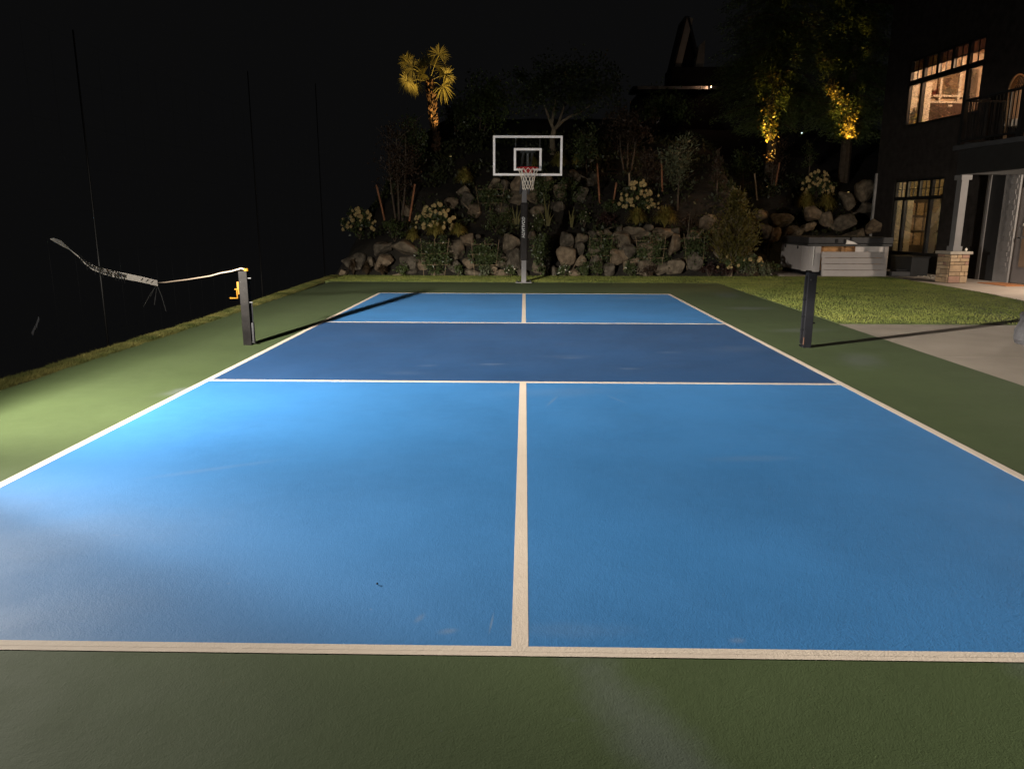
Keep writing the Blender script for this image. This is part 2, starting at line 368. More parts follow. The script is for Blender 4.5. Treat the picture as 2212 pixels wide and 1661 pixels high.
# ------------------------------------------------------------------ boulders of the rockery
M_rock = [mat('rockery_stone_a', (.135, .108, .076), .95, .5, 6, 1.0, 22, spec=.1), mat('rockery_stone_b', (.092, .077, .058), .95, .5, 7, 1.0, 26, spec=.1), mat('rockery_stone_c', (.160, .120, .080), .95, .45, 6, 1.0, 20, spec=.1)]
def boulder_mesh(seed, sx, sy, sz, m):
    r = random.Random(seed); bm = bmesh.new()
    for k in range(r.randint(11, 17)):
        d = Vector((r.gauss(0, 1), r.gauss(0, 1), r.gauss(0, 1))).normalized()
        e = Vector([math.copysign(abs(q)**.8, q) for q in d])
        bm.verts.new((e.x*sx*r.uniform(.85, 1.1), e.y*sy*r.uniform(.85, 1.1), e.z*sz*r.uniform(.85, 1.1)))
    h = bmesh.ops.convex_hull(bm, input=bm.verts)
    bmesh.ops.delete(bm, geom=[g for g in h['geom_interior'] if isinstance(g, bmesh.types.BMVert)], context='VERTS')
    vs = [v.co for v in bm.verts]
    # fit the hull to the wanted width and height
    for ax, s in ((0, sx), (1, sy), (2, sz)):
        lo = min(v[ax] for v in vs); hi = max(v[ax] for v in vs); c = (lo+hi)/2; f = 2*s/max(hi-lo, 1e-4)
        for v in bm.verts: v.co[ax] = (v.co[ax]-c)*f
    bmesh.ops.bevel(bm, geom=list(bm.edges), offset=min(sx, sz)*.13, segments=1, affect='EDGES')
    bmesh.ops.triangulate(bm, faces=bm.faces[:])
    bmesh.ops.subdivide_edges(bm, edges=bm.edges[:], cuts=1, use_grid_fill=True)
    for v in bm.verts:
        n_ = noise.noise(v.co*5+Vector((seed*3.1, 0, 0)))*.035+noise.noise(v.co*13+Vector((0, seed*1.7, 0)))*.014
        v.co += v.normal*n_ if v.normal.length else Vector((0, 0, 0))
    me = bpy.data.meshes.new('boulder'); bm.to_mesh(me); bm.free(); me.materials.append(m); return me
wall_lo = thing('boulder_wall', 'lower rockery wall of angular grey boulders behind the hoop', 'rock wall', (0, 18.6, 0))
wall_up = thing('boulder_wall', 'upper tier of boulders set back in the bed behind the hoop', 'rock wall', (0, 20.6, 1.4))
wall_rt = thing('boulder_wall', 'boulders banked up behind the hot tub beside the house', 'rock wall', (9.5, 22.4, 0))
def put_boulder(root, p, wpx, hpx, sd, dep=None):
    k = depth(p)/FPX; sx = wpx*k/2*1.12; sz = hpx*k/2*1.14
    sy = dep or max(.16, min(.42, (sx+sz)*.5))
    o = link('boulder', boulder_mesh(sd, sx, sy, sz, M_rock[sd % 3]), root)
    r = root.location; o.location = (p[0]-r.x, p[1]-r.y+sy*.35, p[2]-r.z); o.rotation_euler = (0, random.Random(sd).uniform(-.14, .14), 0)
lo = [(761,565,47,34),(741,589,15,11),(798,567,18,22),(825,540,38,30),(830,570,38,38),(874,536,60,32),(882,574,42,38),(913,570,26,30),(985,540,34,40),(979,576,34,28),(1012,570,28,22),(1023,591,38,15),(1033,512,11,9),(1009,518,28,24),(1104,526,40,42),(1110,562,42,48),(1085,590,28,17),(1082,563,26,28),(1149,508,16,18),(1160,540,28,34),(1165,577,30,30),(1223,519,32,36),(1222,557,42,44),(1257,517,28,26),(1252,537,22,28),(1256,562,24,26),(1345,520,40,42),(1360,543,30,36),(1338,556,40,33),(1371,498,44,16),(1401,496,20,18),(1434,506,48,24),(1386,510,48,13),(1455,500,24,13),(1459,531,26,50),(1458,576,38,33),(1315,582,24,28),(1363,572,36,22),(1426,582,34,24),(1282,505,20,13),(1297,503,18,12),(1314,502,18,12),(1340,494,14,12),(1526,480,36,30),(1500,520,36,40),(1500,565,34,36),(945,560,34,44),(945,590,30,18),(1048,550,32,40),(1060,585,30,22),(1290,535,34,36),(1290,572,34,38),(1400,540,44,40),(1395,578,36,34),(1195,585,24,22),(860,596,24,10),(1555,560,44,46),(1600,550,44,50),(1560,510,40,36),(1610,500,40,36),(1130,590,26,16),(1240,590,30,16)]
for k, (u, v, a, b) in enumerate(lo):
    p = on_plane(u, v, (0, 1, -.55), 18.45)
    if u > 1515: p = on_plane(u, v, (0, 1, -.55), 18.9)
    put_boulder(wall_lo, p, a, b, 100+k)
up = [(1001,412,30,20),(1010,430,28,32),(1026,458,34,34),(1066,398,30,20),(1090,402,20,24),(1116,397,28,32),(1113,425,34,32),(1203,446,36,22),(1181,389,22,16),(1060,430,36,36),(1085,452,30,26),(1150,420,30,36),(1240,380,26,26),(1280,385,20,32),(1215,415,34,30),(1160,455,34,24),(1258,420,34,30),(975,440,30,26),(880,455,22,30)]
for k, (u, v, a, b) in enumerate(up):
    put_boulder(wall_up, on_plane(u, v, (0, 1, -.45), 20.45-.45*1.5), a, b, 300+k)
rt = [(1688,477,48,30),(1675,507,28,30),(1786,474,28,32),(1821,482,52,34),(1886,489,36,30),(1834,433,28,40),(1872,449,34,20),(1748,490,28,20),(1868,413,36,46),(1715,505,40,30),(1755,462,34,30),(1850,510,50,30),(1655,500,30,34),(1645,465,26,24)]
for k, (u, v, a, b) in enumerate(rt):
    p = on_plane(u, v, (0, 1, -.5), 22.2-.5*.6)
    if v < 460: p = on_plane(u, v, (0, 1, -.5), 23.1-.5*1.2)
    put_boulder(wall_rt, p, a, b, 400+k)

# ------------------------------------------------------------------ net posts, net, ball-stop fence
M_post = mat('weathered_post', (.0050, .0045, .0042), .75, .4, 9, .2, 50, spec=.05)
M_yel = mat('yellow_metal', (.085, .038, .003), .6, .1, 5, spec=.06)
M_bolt = mat('zinc_bolt', (.06, .06, .06), .4, .1, 5, metal=.8)
M_rope = mat('white_rope', (.16, .125, .09), .8, .1, 30)
pl = thing('net_post', 'dark net post with a yellow winch handle and white rope', 'net post', (-3.37, 6.69, 0))
MB().box((-.05, -.05, 0), (.05, .05, .895)).build('post', M_post, pl, bevel=.004)
MB().tube([(.03, 0, .895), (.03, 0, .925)], .026, 14).build('pulley_cap', M_yel, pl)
wi = MB(); wi.box((-.075, -.055, .62), (-.052, -.028, .77)); wi.tube([(-.052, -.05, .68), (-.105, -.05, .68)], .009, 8); wi.tube([(-.075, -.06, .67), (-.075, -.062, .575), (-.165, -.062, .575)], .010, 8)
wi.build('winch_handle', M_yel, pl)
MB().box((.052, -.02, .03), (.078, .02, .27)).build('rope_cleat', M_black, pl, bevel=.003)
MB().tube([(.070, 0, .27), (.072, 0, .52)], .006, 6).build('net_rod', M_black, pl)
for z in (.52, .81): MB().tube([(.05, -.02, z), (.09, -.02, z)], .008, 8).build('bolt', M_bolt, pl)
MB().tube([(.05, -.03, .035), (.10, -.05, .03)], .008, 8).build('bolt', M_bolt, pl)
pr = thing('net_post', 'bare black net post standing between court and lawn', 'net post', (3.44, 6.74, 0))
MB().box((-.05, -.05, 0), (.05, .05, .905)).build('post', M_black, pr, bevel=.005)
MB().box((-.075, -.012, .05), (-.052, .012, .86)).build('rope_track', M_black, pr, bevel=.003)
for z in (.03, .22, .38, .58): MB().tube([(-.05, -.03, z), (-.09, -.03, z)], .009, 8).build('bolt', M_black, pr)
for z in (.30, .66): MB().tube([(.05, -.03, z), (.08, -.03, z)], .009, 8).build('bolt', M_black, pr)
MB().tube([(-.022, -.05, .82), (-.022, -.058, .82)], .010, 10).build('bolt', M_bolt, pr)
MB().box((-.052, -.052, .04), (-.042, -.048, .13)).build('decal', mat('rust_decal', (.10, .05, .03), .7), pr)

FX = -5.40
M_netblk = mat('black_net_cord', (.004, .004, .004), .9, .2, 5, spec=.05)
def fence_pt(u, v): return on_x(u, v, FX+.05)
bandpix = [(340, 612), (318, 607), (296, 602), (270, 597), (245, 592), (222, 586), (200, 578), (182, 566), (165, 551), (150, 538), (135, 527), (118, 519), (110, 517)]
bp_ = [Vector(fence_pt(u, v)) for u, v in bandpix]
tw = [1, 1, 1, 1, 1, .95, .9, .7, .3, .5, 1.0, .7, .15]
tilt = [.1, .1, .12, .15, .2, .25, .35, .6, 1.2, .8, .5, .5, .8]
net = thing('court_net', 'loosened court net hung along the fence left of the post', 'court net', (FX+.05, 8.5, 0))
bv = []; bf = []
for i, p_ in enumerate(bp_):
    t = (bp_[min(i+1, len(bp_)-1)]-bp_[max(i-1, 0)]).normalized(); upv = Vector((0, 0, 1)); upv = (upv-t*upv.dot(t)).normalized(); side = t.cross(upv)
    dn = (upv*math.cos(tilt[i])+side*math.sin(tilt[i]))*.042*tw[i]
    for s_ in (dn+side*.004, -dn+side*.004, -dn-side*.004, dn-side*.004): bv.append(tuple(p_+s_-Vector(net.location)))
for i in range(len(bp_)-1):
    for j in range(4): q = i*4; bf.append((q+j, q+(j+1) % 4, q+4+(j+1) % 4, q+4+j))
bf += [(0, 1, 2, 3), tuple(len(bv)-4+j for j in (3, 2, 1, 0))]
band = MB(); band.v = bv; band.f = bf; band.build('headband', mat('net_headband', (.40, .37, .33), .85, .12, 20), net)
# black cords across the middle of the band, shaped as the netting's shadow pattern
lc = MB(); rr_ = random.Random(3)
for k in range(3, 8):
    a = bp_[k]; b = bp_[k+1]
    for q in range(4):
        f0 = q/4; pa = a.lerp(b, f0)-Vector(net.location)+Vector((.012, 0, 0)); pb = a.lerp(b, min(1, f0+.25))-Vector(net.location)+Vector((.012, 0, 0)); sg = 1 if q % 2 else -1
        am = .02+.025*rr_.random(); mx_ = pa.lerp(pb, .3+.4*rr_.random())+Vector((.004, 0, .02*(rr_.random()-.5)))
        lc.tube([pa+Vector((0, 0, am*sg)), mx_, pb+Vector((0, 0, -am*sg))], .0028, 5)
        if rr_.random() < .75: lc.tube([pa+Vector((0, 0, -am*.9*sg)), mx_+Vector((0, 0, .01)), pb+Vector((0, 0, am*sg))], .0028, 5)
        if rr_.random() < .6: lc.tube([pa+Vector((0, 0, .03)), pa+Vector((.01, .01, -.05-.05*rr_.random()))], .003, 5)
tag(lc.build('mesh_shadow_cords', M_netblk, net), kind='stuff')
e0 = bp_[0]-Vector(net.location)
tl = MB()
for (dx, dy, dz) in ((.02, -.5, -.28), (.05, .08, -.42), (.0, -.15, -.3), (.03, -.3, -.16)):
    tl.tube([e0+Vector((0, -.02, -.02)), e0+Vector((dx*.5, dy*.5, dz*.45)), e0+Vector((dx, dy, dz))], .005, 5)
tl.build('loose_cord', mat('dim_cord', (.006, .006, .0055), .9), net)
for q in (.25, .5, .75): MB().tube([bp_[0].lerp(bp_[2], q)-Vector(net.location)+Vector((.008, 0, .02)), bp_[0].lerp(bp_[2], q+.12)-Vector(net.location)+Vector((.008, 0, -.02))], .003, 5).build('lacing', M_black, net)
for (u0, v0, u1, v1, wd) in ((83, 684, 79, 712, .012), (75, 704, 71, 726, .015)):
    a = fence_pt(u0, v0); b = fence_pt(u1, v1); L0 = Vector(net.location)
    MB().tube([Vector(a).lerp(Vector(b), f)-L0+Vector((0, .012*math.sin(f*7), 0)) for f in np.linspace(0, 1, 7)], [wd*q for q in (.2, .7, 1, .8, 1, .6, .15)], 8).build('hanging_fold', mat('net_fold', (.020, .020, .022), .9), net, smooth=True)
# rope from the post to the band
pts = [Vector((-3.345, 6.69, .915)), Vector((-3.40, 6.69, .925))]
for (u, v) in ((500, 586), (476, 590), (455, 596), (430, 600), (405, 604), (380, 607), (358, 610), (341, 611)):
    f = (526-u)/(526-341); y = 6.69+(bp_[0].y-6.69)*f; pts.append(Vector(on_y(u, v, y)))
rope = MB().tube([p_-Vector(net.location) for p_ in pts], .0085, 7).build('tension_rope', M_rope, net, smooth=True)

fen = thing('ball_stop_fence', 'tall ball-stop fence of thin poles and dark netting left of the court', 'fence', (FX, 12, -.3))
M_pole = mat('thin_pole', (.0022, .0020, .0018), .4, .2, 4, spec=.04)
for (u, v, hz) in ((213, 560, 4.0), (556, 470, 4.6), (692, 400, 5.2)):
    b = on_x(u, v, FX); MB().tube([(0, b[1]-12, -.2), (0, b[1]-12, 1.45), (0, b[1]-12, hz)], [.012, .012, .010], 8).build('pole', M_pole, fen)
nm = MB()
for y in np.arange(6.2, 19.0, .5): nm.tube([(0, y-12, 0.1), (0, y-12, 3.9)], .0007, 3, False)
for z in np.arange(.4, 4.0, .5): nm.tube([(0, 6.2-12, z), (0, 18.6-12, z)], .0007, 3, False)
tag(nm.build('netting', M_netblk, fen), kind='stuff')

# ------------------------------------------------------------------ basketball hoop
hp = thing('basketball_hoop', 'adjustable basketball hoop with glass backboard on a padded pole', 'basketball hoop', (-.01, 16.14, 0))
M_white = mat('white_frame', (.74, .70, .68), .45, .05, 5)
M_steel = mat('grey_steel', (.085, .08, .08), .5, .12, 4, .05, 50)
M_pad = mat('pad_vinyl', (.010, .0078, .0072), .6, .2, 6, .05, 40, spec=.15)
M_red = mat('rim_red', (.30, .010, .012), .6, .1, 5, spec=.2)
MB().box((-.060, -.060, 0.01), (.060, .060, 2.62)).build('pole', M_steel, hp, bevel=.008)
MB().box((-.20, -.15, .006), (.20, .15, .020)).build('base_plate', M_steel, hp)
for sx in (-.16, .16):
    for sy in (-.11, .11): MB().tube([(sx, sy, .02), (sx, sy, .055)], .016, 8).build('anchor_bolt', M_bolt, hp)
pd = MB().box((-.088, -.092, .545), (.088, .085, 1.90)).build('pole_pad', M_pad, hp, bevel=.03)
tcu = bpy.data.curves.new('logo', 'FONT'); tcu.body = 'GOALIATH'; tcu.size = .098; tcu.extrude = .001; tcu.offset = .0028; tcu.shear = .22; tcu.align_x = 'CENTER'; tcu.align_y = 'CENTER'
to = bpy.data.objects.new('logo_tmp', tcu); C.objects.link(to)
bpy.context.view_layer.update()
tm = bpy.data.meshes.new_from_object(to.evaluated_get(bpy.context.evaluated_depsgraph_get())); bpy.data.objects.remove(to)
tm.materials.append(mat('pad_lettering', (.42, .42, .42), .6, .03)); lg = link('lettering', tm, pd)
lg.matrix_local = Matrix(((0, 1, 0, -.022), (0, 0, -1, -.0945), (-1, 0, 0, 1.335), (0, 0, 0, 1)))
BY = 15.08-16.14
def hoopz(v): return on_y(1140, v, 15.08)[2]
zt, zb = hoopz(293.5), hoopz(380)
xa, xb = on_y(1065, 300, 15.08)[0]+.01, on_y(1215.5, 300, 15.08)[0]+.01
fr = MB(); t_ = .048
fr.box((xa, BY-.015, zb), (xb, BY+.02, zb+t_)); fr.box((xa, BY-.015, zt-t_), (xb, BY+.02, zt)); fr.box((xa, BY-.015, zb+t_), (xa+t_, BY+.02, zt-t_)); fr.box((xb-t_, BY-.015, zb+t_), (xb, BY+.02, zt-t_))
bb = fr.build('backboard', M_white, hp)
MB().box((xa+t_*.9, BY-.004, zb+t_*.9), (xb-t_*.9, BY+.004, zt-t_*.9)).build('glass_panel', glass_mat('backboard_glass', (.86, .88, .88), .05), bb)
sq = MB(); s0, s1 = on_y(1110, 340, 15.08)[0]+.01, on_y(1170, 340, 15.08)[0]+.01; z0, z1 = hoopz(369), hoopz(320.5); q_ = .05
sq.box((s0, BY-.008, z0), (s1, BY-.0045, z0+q_)); sq.box((s0, BY-.008, z1-q_), (s1, BY-.0045, z1)); sq.box((s0, BY-.008, z0+q_), (s0+q_, BY-.0045, z1-q_)); sq.box((s1-q_, BY-.008, z0+q_), (s1, BY-.0045, z1-q_))
sq.build('shooter_square', M_white, bb)
for sx in (-.27, .27):
    MB().tube([(0.07+sx, BY+.03, z1+.02), (.07+sx, BY+.03, zt-.02)], .012, 6).build('brace', M_steel, hp)
for sx in (-.10, .10):
    MB().tube([(sx, -.03, 2.52), (.07+sx, BY+.05, z1-.12)], .028, 8).build('arm', M_steel, hp)
    MB().tube([(sx, -.03, 2.12), (.07+sx, BY+.05, z0+.02)], .028, 8).build('arm', M_steel, hp)
MB().box((-.02, BY+.022, z0-.02), (.16, BY+.055, z0+.10)).build('mount_plate', mat('dark_steel', (.015, .015, .015), .5), hp); MB().box((-.10, BY+.022, z1-.10), (.24, BY+.05, z1-.06)).build('mount_bar', MATS['dark_steel'], hp); MB().box((.045, BY+.056, z0), (.095, BY+.10, z1-.07)).build('mount_mast', M_steel, hp)
RX, RZ, RR = .07, hoopz(365), .228
ry = BY-.10-RR
MB().tube([(RX+RR*math.cos(a), ry+RR*math.sin(a), RZ) for a in np.linspace(0, 2*PI, 33)], .011, 8, False).build('rim', M_red, hp, smooth=True)
MB().box((RX-.11, BY-.13, RZ-.10), (RX+.11, BY-.016, RZ+.03)).build('rim_bracket', M_red, hp, bevel=.01)
nw = MB(); nsg = 12; rad = [.222, .205, .172, .142, .125, .118, .12]; zz = [0, .06, .14, .23, .32, .40, .45]
for j in range(nsg):
    for sgn in (1, -1):
        path = []
        for q in range(len(rad)):
            a = 2*PI*(j+.5*sgn*q)/nsg; path.append((RX+.01+(rad[q]+.004*math.sin(j*2.3+q))*math.cos(a), ry+rad[q]*math.sin(a), RZ-.008-zz[q]-.012*math.sin(j*1.9)*(q > 4)))
        nw.tube(path, .0050, 5)
nw.build('net', mat('white_net_cord', (.70, .62, .52), .85, .1, 30), hp)

# ------------------------------------------------------------------ hot tub
M_tub = mat('tub_cabinet', (.34, .31, .295), .55, .06, 3, .05, 60)
M_lid = mat('tub_cover_vinyl', (.040, .039, .040), .5, .2, 4, .25, 18)
M_insul = mat('insulation_foam', (.42, .22, .09), .8, .45, 6, .3, 20)
tb = thing('hot_tub', 'grey hot tub with its front panel taken off and dark folded cover', 'hot tub', (9.02, 20.1, .01))
X0, X1, Y0, Y1 = 7.88-9.02, 10.16-9.02, 19.0-20.1, 21.2-20.1
MB().box((X0+.06, Y0+.06, 0), (X1-.06, Y1-.06, .13)).build('base', M_black, tb)
MB().box((X0+.15, Y0+.16, .13), (X1-.15, Y1-.06, .80)).build('inner_frame', M_insul, tb)
for xx in (X0+.34, X0+.95, X0+1.32): MB().box((xx, Y0+.06, .13), (xx+.07, Y0+.15, .80)).build('stud', mat('stud_wood', (.34, .19, .09), .8, .25, 8), tb)
MB().box((X1-.95, Y0+.05, .55), (X1-.06, Y0+.14, .80)).build('white_liner', mat('white_liner', (.6, .55, .52), .6), tb)
MB().box((X0-.005, Y0+.42, .12), (X0+.03, Y1, .80)).build('side_panel', M_tub, tb)
MB().box((X1-.03, Y0+.35, .12), (X1, Y1, .80)).build('side_panel', M_tub, tb)
arc = [(X0+.36*(1-math.cos(a)), Y0+.42*(1-math.sin(a))) for a in np.linspace(0, PI/2, 12)]
cp = arc+[(x+(.03 if k < 9 else .0), y+.035) for k, (x, y) in reversed(list(enumerate(arc)))]
MB().prism(cp, .10, .80).build('corner_panel', M_tub, tb)
cr_ = [(X1-.17, Y0), (X1-.05, Y0+.03), (X1, Y0+.12), (X1, Y0+.34), (X1-.03, Y0+.34), (X1-.03, Y0+.13), (X1-.07, Y0+.06), (X1-.17, Y0+.03)]
MB().prism(cr_, .10, .80).build('corner_panel', M_tub, tb)
sh = MB().box((X0-.03, Y0-.03, .80), (X1+.03, Y1+.03, .86)); sh.build('rim', mat('tub_shell', (.05, .05, .05), .4), tb, bevel=.02)
for (a, b) in ((X0-.02, X0+1.12), (X0+1.15, X1+.04)):
    MB().box((a, Y0-.05, .865), (b, Y1+.03, 1.05)).build('cover_half', M_lid, tb, bevel=.03)
for xx in (X0+.72, X0+.95): MB().box((xx, Y0-.075, .90), (xx+.06, Y0-.051, 1.0)).build('cover_strap', M_black, tb)
MB().prism([(X0+1.0, .865), (X0+1.32, .865), (X0+1.22, .92), (X0+1.0, .985)], -.004, .004, Matrix(((1, 0, 0, 0), (0, 0, -1, Y0-.066), (0, 1, 0, 0), (0, 0, 0, 1)))).build('white_flap', mat('white_flap', (.7, .66, .62), .4), tb)
for xx, yy in ((X0-.007, Y0+.75), (X0-.007, Y0+1.8)): MB().box((xx-.012, yy, .70), (xx, yy+.07, .79)).build('clip', M_black, tb)
hd = thing('tub_panel', 'removed slatted grey panel leaning against the hot tub', 'panel', (9.10, 18.70, .012))
for k in range(4):
    z0_ = .165*k; MB().box((-.89, .052*k, z0_), (.87, .052*k+.028, z0_+.160), Matrix.Rotation(-.0, 4, 'X')).build('slat', M_tub, hd, bevel=.012)
MB().box((-.87, .09, .02), (-.80, .13, .60), Matrix.Rotation(-.12, 4, 'X')).build('batten', M_tub, hd)
MB().box((.78, .09, .02), (.85, .13, .60), Matrix.Rotation(-.12, 4, 'X')).build('batten', M_tub, hd)
lf = thing('cover_lifter', 'bent metal cover lifter bar at the corner of the hot tub', 'lifter', (7.95, 19.02, 0))
M_chr = mat('brushed_metal', (.5, .48, .45), .3, .1, 5, metal=.7)
MB().tube([(.09, -.03, .28), (.09, -.03, .78), (.12, -.02, .96)], .012, 8).build('upright_bar', M_chr, lf)
MB().tube([(.12, -.02, .96)]+[(.12+.25*math.sin(a), -.02, .96+.12*math.sin(a*1.6)) for a in np.linspace(.1, 1.5, 10)], .010, 8).build('curved_arm', M_black, lf)
bx_ = thing('filter_box', 'low dark step box at the right end of the hot tub', 'step', (10.35, 18.95, .01))
MB().box((-.18, -.15, 0), (.35, .2, .12)).build('box_body', M_lid, bx_, bevel=.01); MB().box((-.02, -.05, .12), (.3, .15, .18)).build('box_lid', M_black, bx_, bevel=.01)

# ------------------------------------------------------------------ the house
HK = -.096; HA = math.atan(.096)
HM = Matrix.Translation((12.0, 16.9, 0)) @ Matrix.Rotation(HA, 4, 'Z'); HI = HM.inverted()
hn = np.array(HM.to_3x3() @ Vector((1, 0, 0))); hs = np.array(HM.to_3x3() @ Vector((0, 1, 0))); h0 = np.array([12.0, 16.9, 0.])
def at_wall(u, v, x=0.):          # pixel -> house frame on the facade plane (x inwards, y along, z up)
    return HI @ Vector(on_plane(u, v, hn, (h0+hn*x)@hn))
def at_end(u, v, s):              # pixel -> house frame on a cross wall
    return HI @ Vector(on_plane(u, v, hs, (h0+hs*s)@hs))
def hthing(name, label, cat, p=(0, 0, 0), rz=0., group=None):
    return thing(name, label, cat, tuple(HM @ Vector(p)), HA+rz, group)
house = hthing('house', 'dark two-storey house with lit windows and a balcony', 'house')
M_wall = mat('dark_shingle', (.030, .025, .022), .9, .3, 5, .6, 30, spec=.15)
M_grey = mat('grey_trim', (.20, .19, .185), .6, .08, 4)
M_lgrey = mat('column_paint', (.17, .163, .16), .6, .08, 4)
M_dfr = mat('dark_window_frame', (.010, .010, .010), .5, .1, 5)
M_glass = glass_mat('window_glass', (.95, .96, .95), .05)
M_int = mat('warm_plaster', (.55, .43, .32), .8, .06, 3)
M_intw = mat('white_trim', (.72, .66, .56), .6, .04, 3)
M_floor = mat('oak_floor', (.16, .09, .05), .5, .25, 6)
UW = (1.70, 5.03, 4.27, 6.21); LWN = (2.72, 5.16, .52, 2.73)
T = .22
SN, SF, ZT = -9.0, 6.26, 8.2
def hbox(name, a, b, m, parent=None, bevel=0.): return MB().box(a, b).build(name, m, parent or house, bevel=bevel)
# facade, cut round the two windows and the lower door
for a, b in (((0, UW[1], UW[2]), (T, SF, UW[3])), ((0, SN, UW[3]), (T, SF, ZT)), ((0, LWN[0], LWN[3]), (T, SF, UW[2])), ((0, -.28, 2.78), (T, LWN[0], UW[2])), ((0, .05, UW[2]), (T, UW[0], UW[3])),
             ((0, LWN[1], 0), (T, SF, LWN[3])), ((0, LWN[0], 0), (T, LWN[1], LWN[2])), ((0, -.28, 0), (T, LWN[0], 2.78)), ((0, SN, 2.30), (T, -.28, 3.35)), ((0, SN, 0), (T, -1.5, 2.30)), ((0, SN, 3.35), (T, -2.2, UW[3])), ((0, -2.2, 5.6), (T, .05, UW[3])), ((0, -.28, 3.30+.9+.07), (T, .05, 4.27)) if False else ((0, -2.2, 3.33), (.02, -2.18, 3.36))):
    hbox('wall', a, b, M_wall)
hbox('side_wall', (T, SF-.2, 0), (8, SF, ZT), M_wall); hbox('rear_wall', (7.8, SN, 0), (8, SF-.2, ZT), M_wall)
rf = MB(); rf.box((-.7, SN-.5, ZT), (8.6, SF+.5, ZT+.18)); rf.build('roof', M_wall, house)
# lap shingle courses that catch the light on the lower wall
for k in range(16):
    z = 2.84+k*.13
    if z < 4.1: hbox('shingle_course', (-.016, .1, z), (-.001, SF-.05, z+.118), M_wall)
hbox('downspout', (-.07, SF-.10, .2), (-.004, SF-.03, 3.0), mat('downspout_paint', (.30, .29, .28), .5))
# rooms
def room(s0, s1, z0, z1, dep, wall, ceil_m, name):
    hbox('room_end_wall', (T, s1, z0), (dep, s1+.1, z1), wall); hbox('room_end_wall', (T, s0-.1, z0), (dep, s0, z1), wall)
    hbox('room_back_wall', (dep, s0-.1, z0), (dep+.1, s1+.1, z1), wall)
    hbox('room_ceiling', (T, s0-.1, z1), (dep+.1, s1+.1, z1+.08), ceil_m); hbox('room_floor', (T, s0-.1, z0-.1), (dep+.1, s1+.1, z0), M_floor)
room(-4.0, 5.60, 3.35, 6.55, 5.5, M_int, M_int, 'upper')
room(2.3, 5.75, .05, 2.95, 4.5, mat('yellow_plaster', (.42, .33, .18), .8, .06, 3), M_int, 'lower')
room(-4.0, 2.0, .05, 2.95, 4.5, M_int, M_int, 'hall')
def room_lamp(name, label, p, e, col, size=.12):
    t = hthing(name, label, 'lamp', p)
    MB().tube([(0, 0, .02), (0, 0, .10)], [.16, .12], 20).build('shade', mat('lamp_shade_'+name, (.8, .7, .55), .6, .03, emit=(col, 3.0)), t)
    l = bpy.data.lights.new(name+'_light', 'POINT'); l.energy = e; l.color = col; l.shadow_soft_size = size
    o = bpy.data.objects.new(name+'_light', l); C.objects.link(o); o.parent = t; o.location = (0, 0, -.18)
    return t
room_lamp('ceiling_lamp', 'round ceiling lamp in the upper room behind the big window', (1.7, 2.6, 6.42), 1900, (1.0, .60, .34))
room_lamp('hall_lamp', 'round ceiling lamp in the lower hall behind the glazed door', (2.0, -1.2, 2.83), 60, (1.0, .72, .45))
room_lamp('parlour_lamp', 'round ceiling lamp in the lower room behind the small-paned window', (1.6, 3.4, 2.83), 190, (1.0, .76, .40))

def window(s0, s1, z0, z1, label, cols, zt0, zt1, lower, par=house):
    fr = MB(); fx0, fx1 = .02, .11; t = .07
    fr.box((fx0, s0, z0), (fx1, s1, z0+t)); fr.box((fx0, s0, z1-t), (fx1, s1, z1)); fr.box((fx0, s0, z0+t), (fx1, s0+t, z1-t)); fr.box((fx0, s1-t, z0+t), (fx1, s1, z1-t))
    wn = fr.build('window', M_dfr, par); wn['label'] = label
    MB().box((fx0, s0+t, zt0), (fx1, s1-t, zt1)).build('transom_bar', M_dfr, wn)
    # casing of pale wood round the inside of the opening
    MB().box((.13, s0+.01, z0), (T+.10, s0+.05, z1)).build('jamb', M_intw, wn); MB().box((.13, s1-.05, z0), (T+.10, s1-.01, z1)).build('jamb', M_intw, wn)
    c = np.linspace(s0+t*.5, s1-t*.5, cols+1)
    for k in range(1, cols): MB().box((fx0, c[k]-.06, zt1), (fx1, c[k]+.06, z1-t)).build('mullion', M_dfr, wn)
    for k in range(cols):
        a, b = c[k]+(.06 if k else t*.5), c[k+1]-(.06 if k < cols-1 else t*.5); zm = (zt1+z1-t)/2
        MB().box((.05, (a+b)/2-.009, zt1), (.08, (a+b)/2+.009, z1-t)).build('muntin', M_dfr, wn)
        MB().box((.05, a, zm-.009), (.08, (a+b)/2-.009, zm+.009)).build('muntin', M_dfr, wn); MB().box((.05, (a+b)/2+.009, zm-.009), (.08, b, zm+.009)).build('muntin', M_dfr, wn)
        MB().quad((.064, a, zt1), (.064, b, zt1), (.064, b, z1-t), (.064, a, z1-t)).build('pane', M_glass, wn)
    lo_ = [s0+t]+lower+[s1-t]
    for k, q in enumerate(lower): MB().box((fx0, q-.055, z0+t), (fx1, q+.055, zt0)).build('mullion', M_dfr, wn); MB().box((.13, q-.05, z0+t), (T+.10, q+.05, zt0)).build('jamb', M_intw, wn)
    for k in range(len(lo_)-1):
        a = lo_[k]+(.055 if k else 0); b = lo_[k+1]-(.055 if k < len(lo_)-2 else 0)
        MB().quad((.064, a, z0+t), (.064, b, z0+t), (.064, b, zt0), (.064, a, zt0)).build('pane', M_glass, wn)
    return wn
uw = window(*UW, 'wide lit upper window with a row of small-paned transoms', 5, 5.46, 5.60, [2.36, 4.37])
MB().box((.14, UW[0]+.06, 5.86), (.15, UW[1]-.06, 6.20)).build('roller_shade', mat('shade_cloth', (.20, .13, .08), .9, .1, 30, trans=.45), uw)
lw_ = window(*LWN, 'dim yellow lower window with small-paned transoms', 4, 2.12, 2.22, [3.35, 4.62])
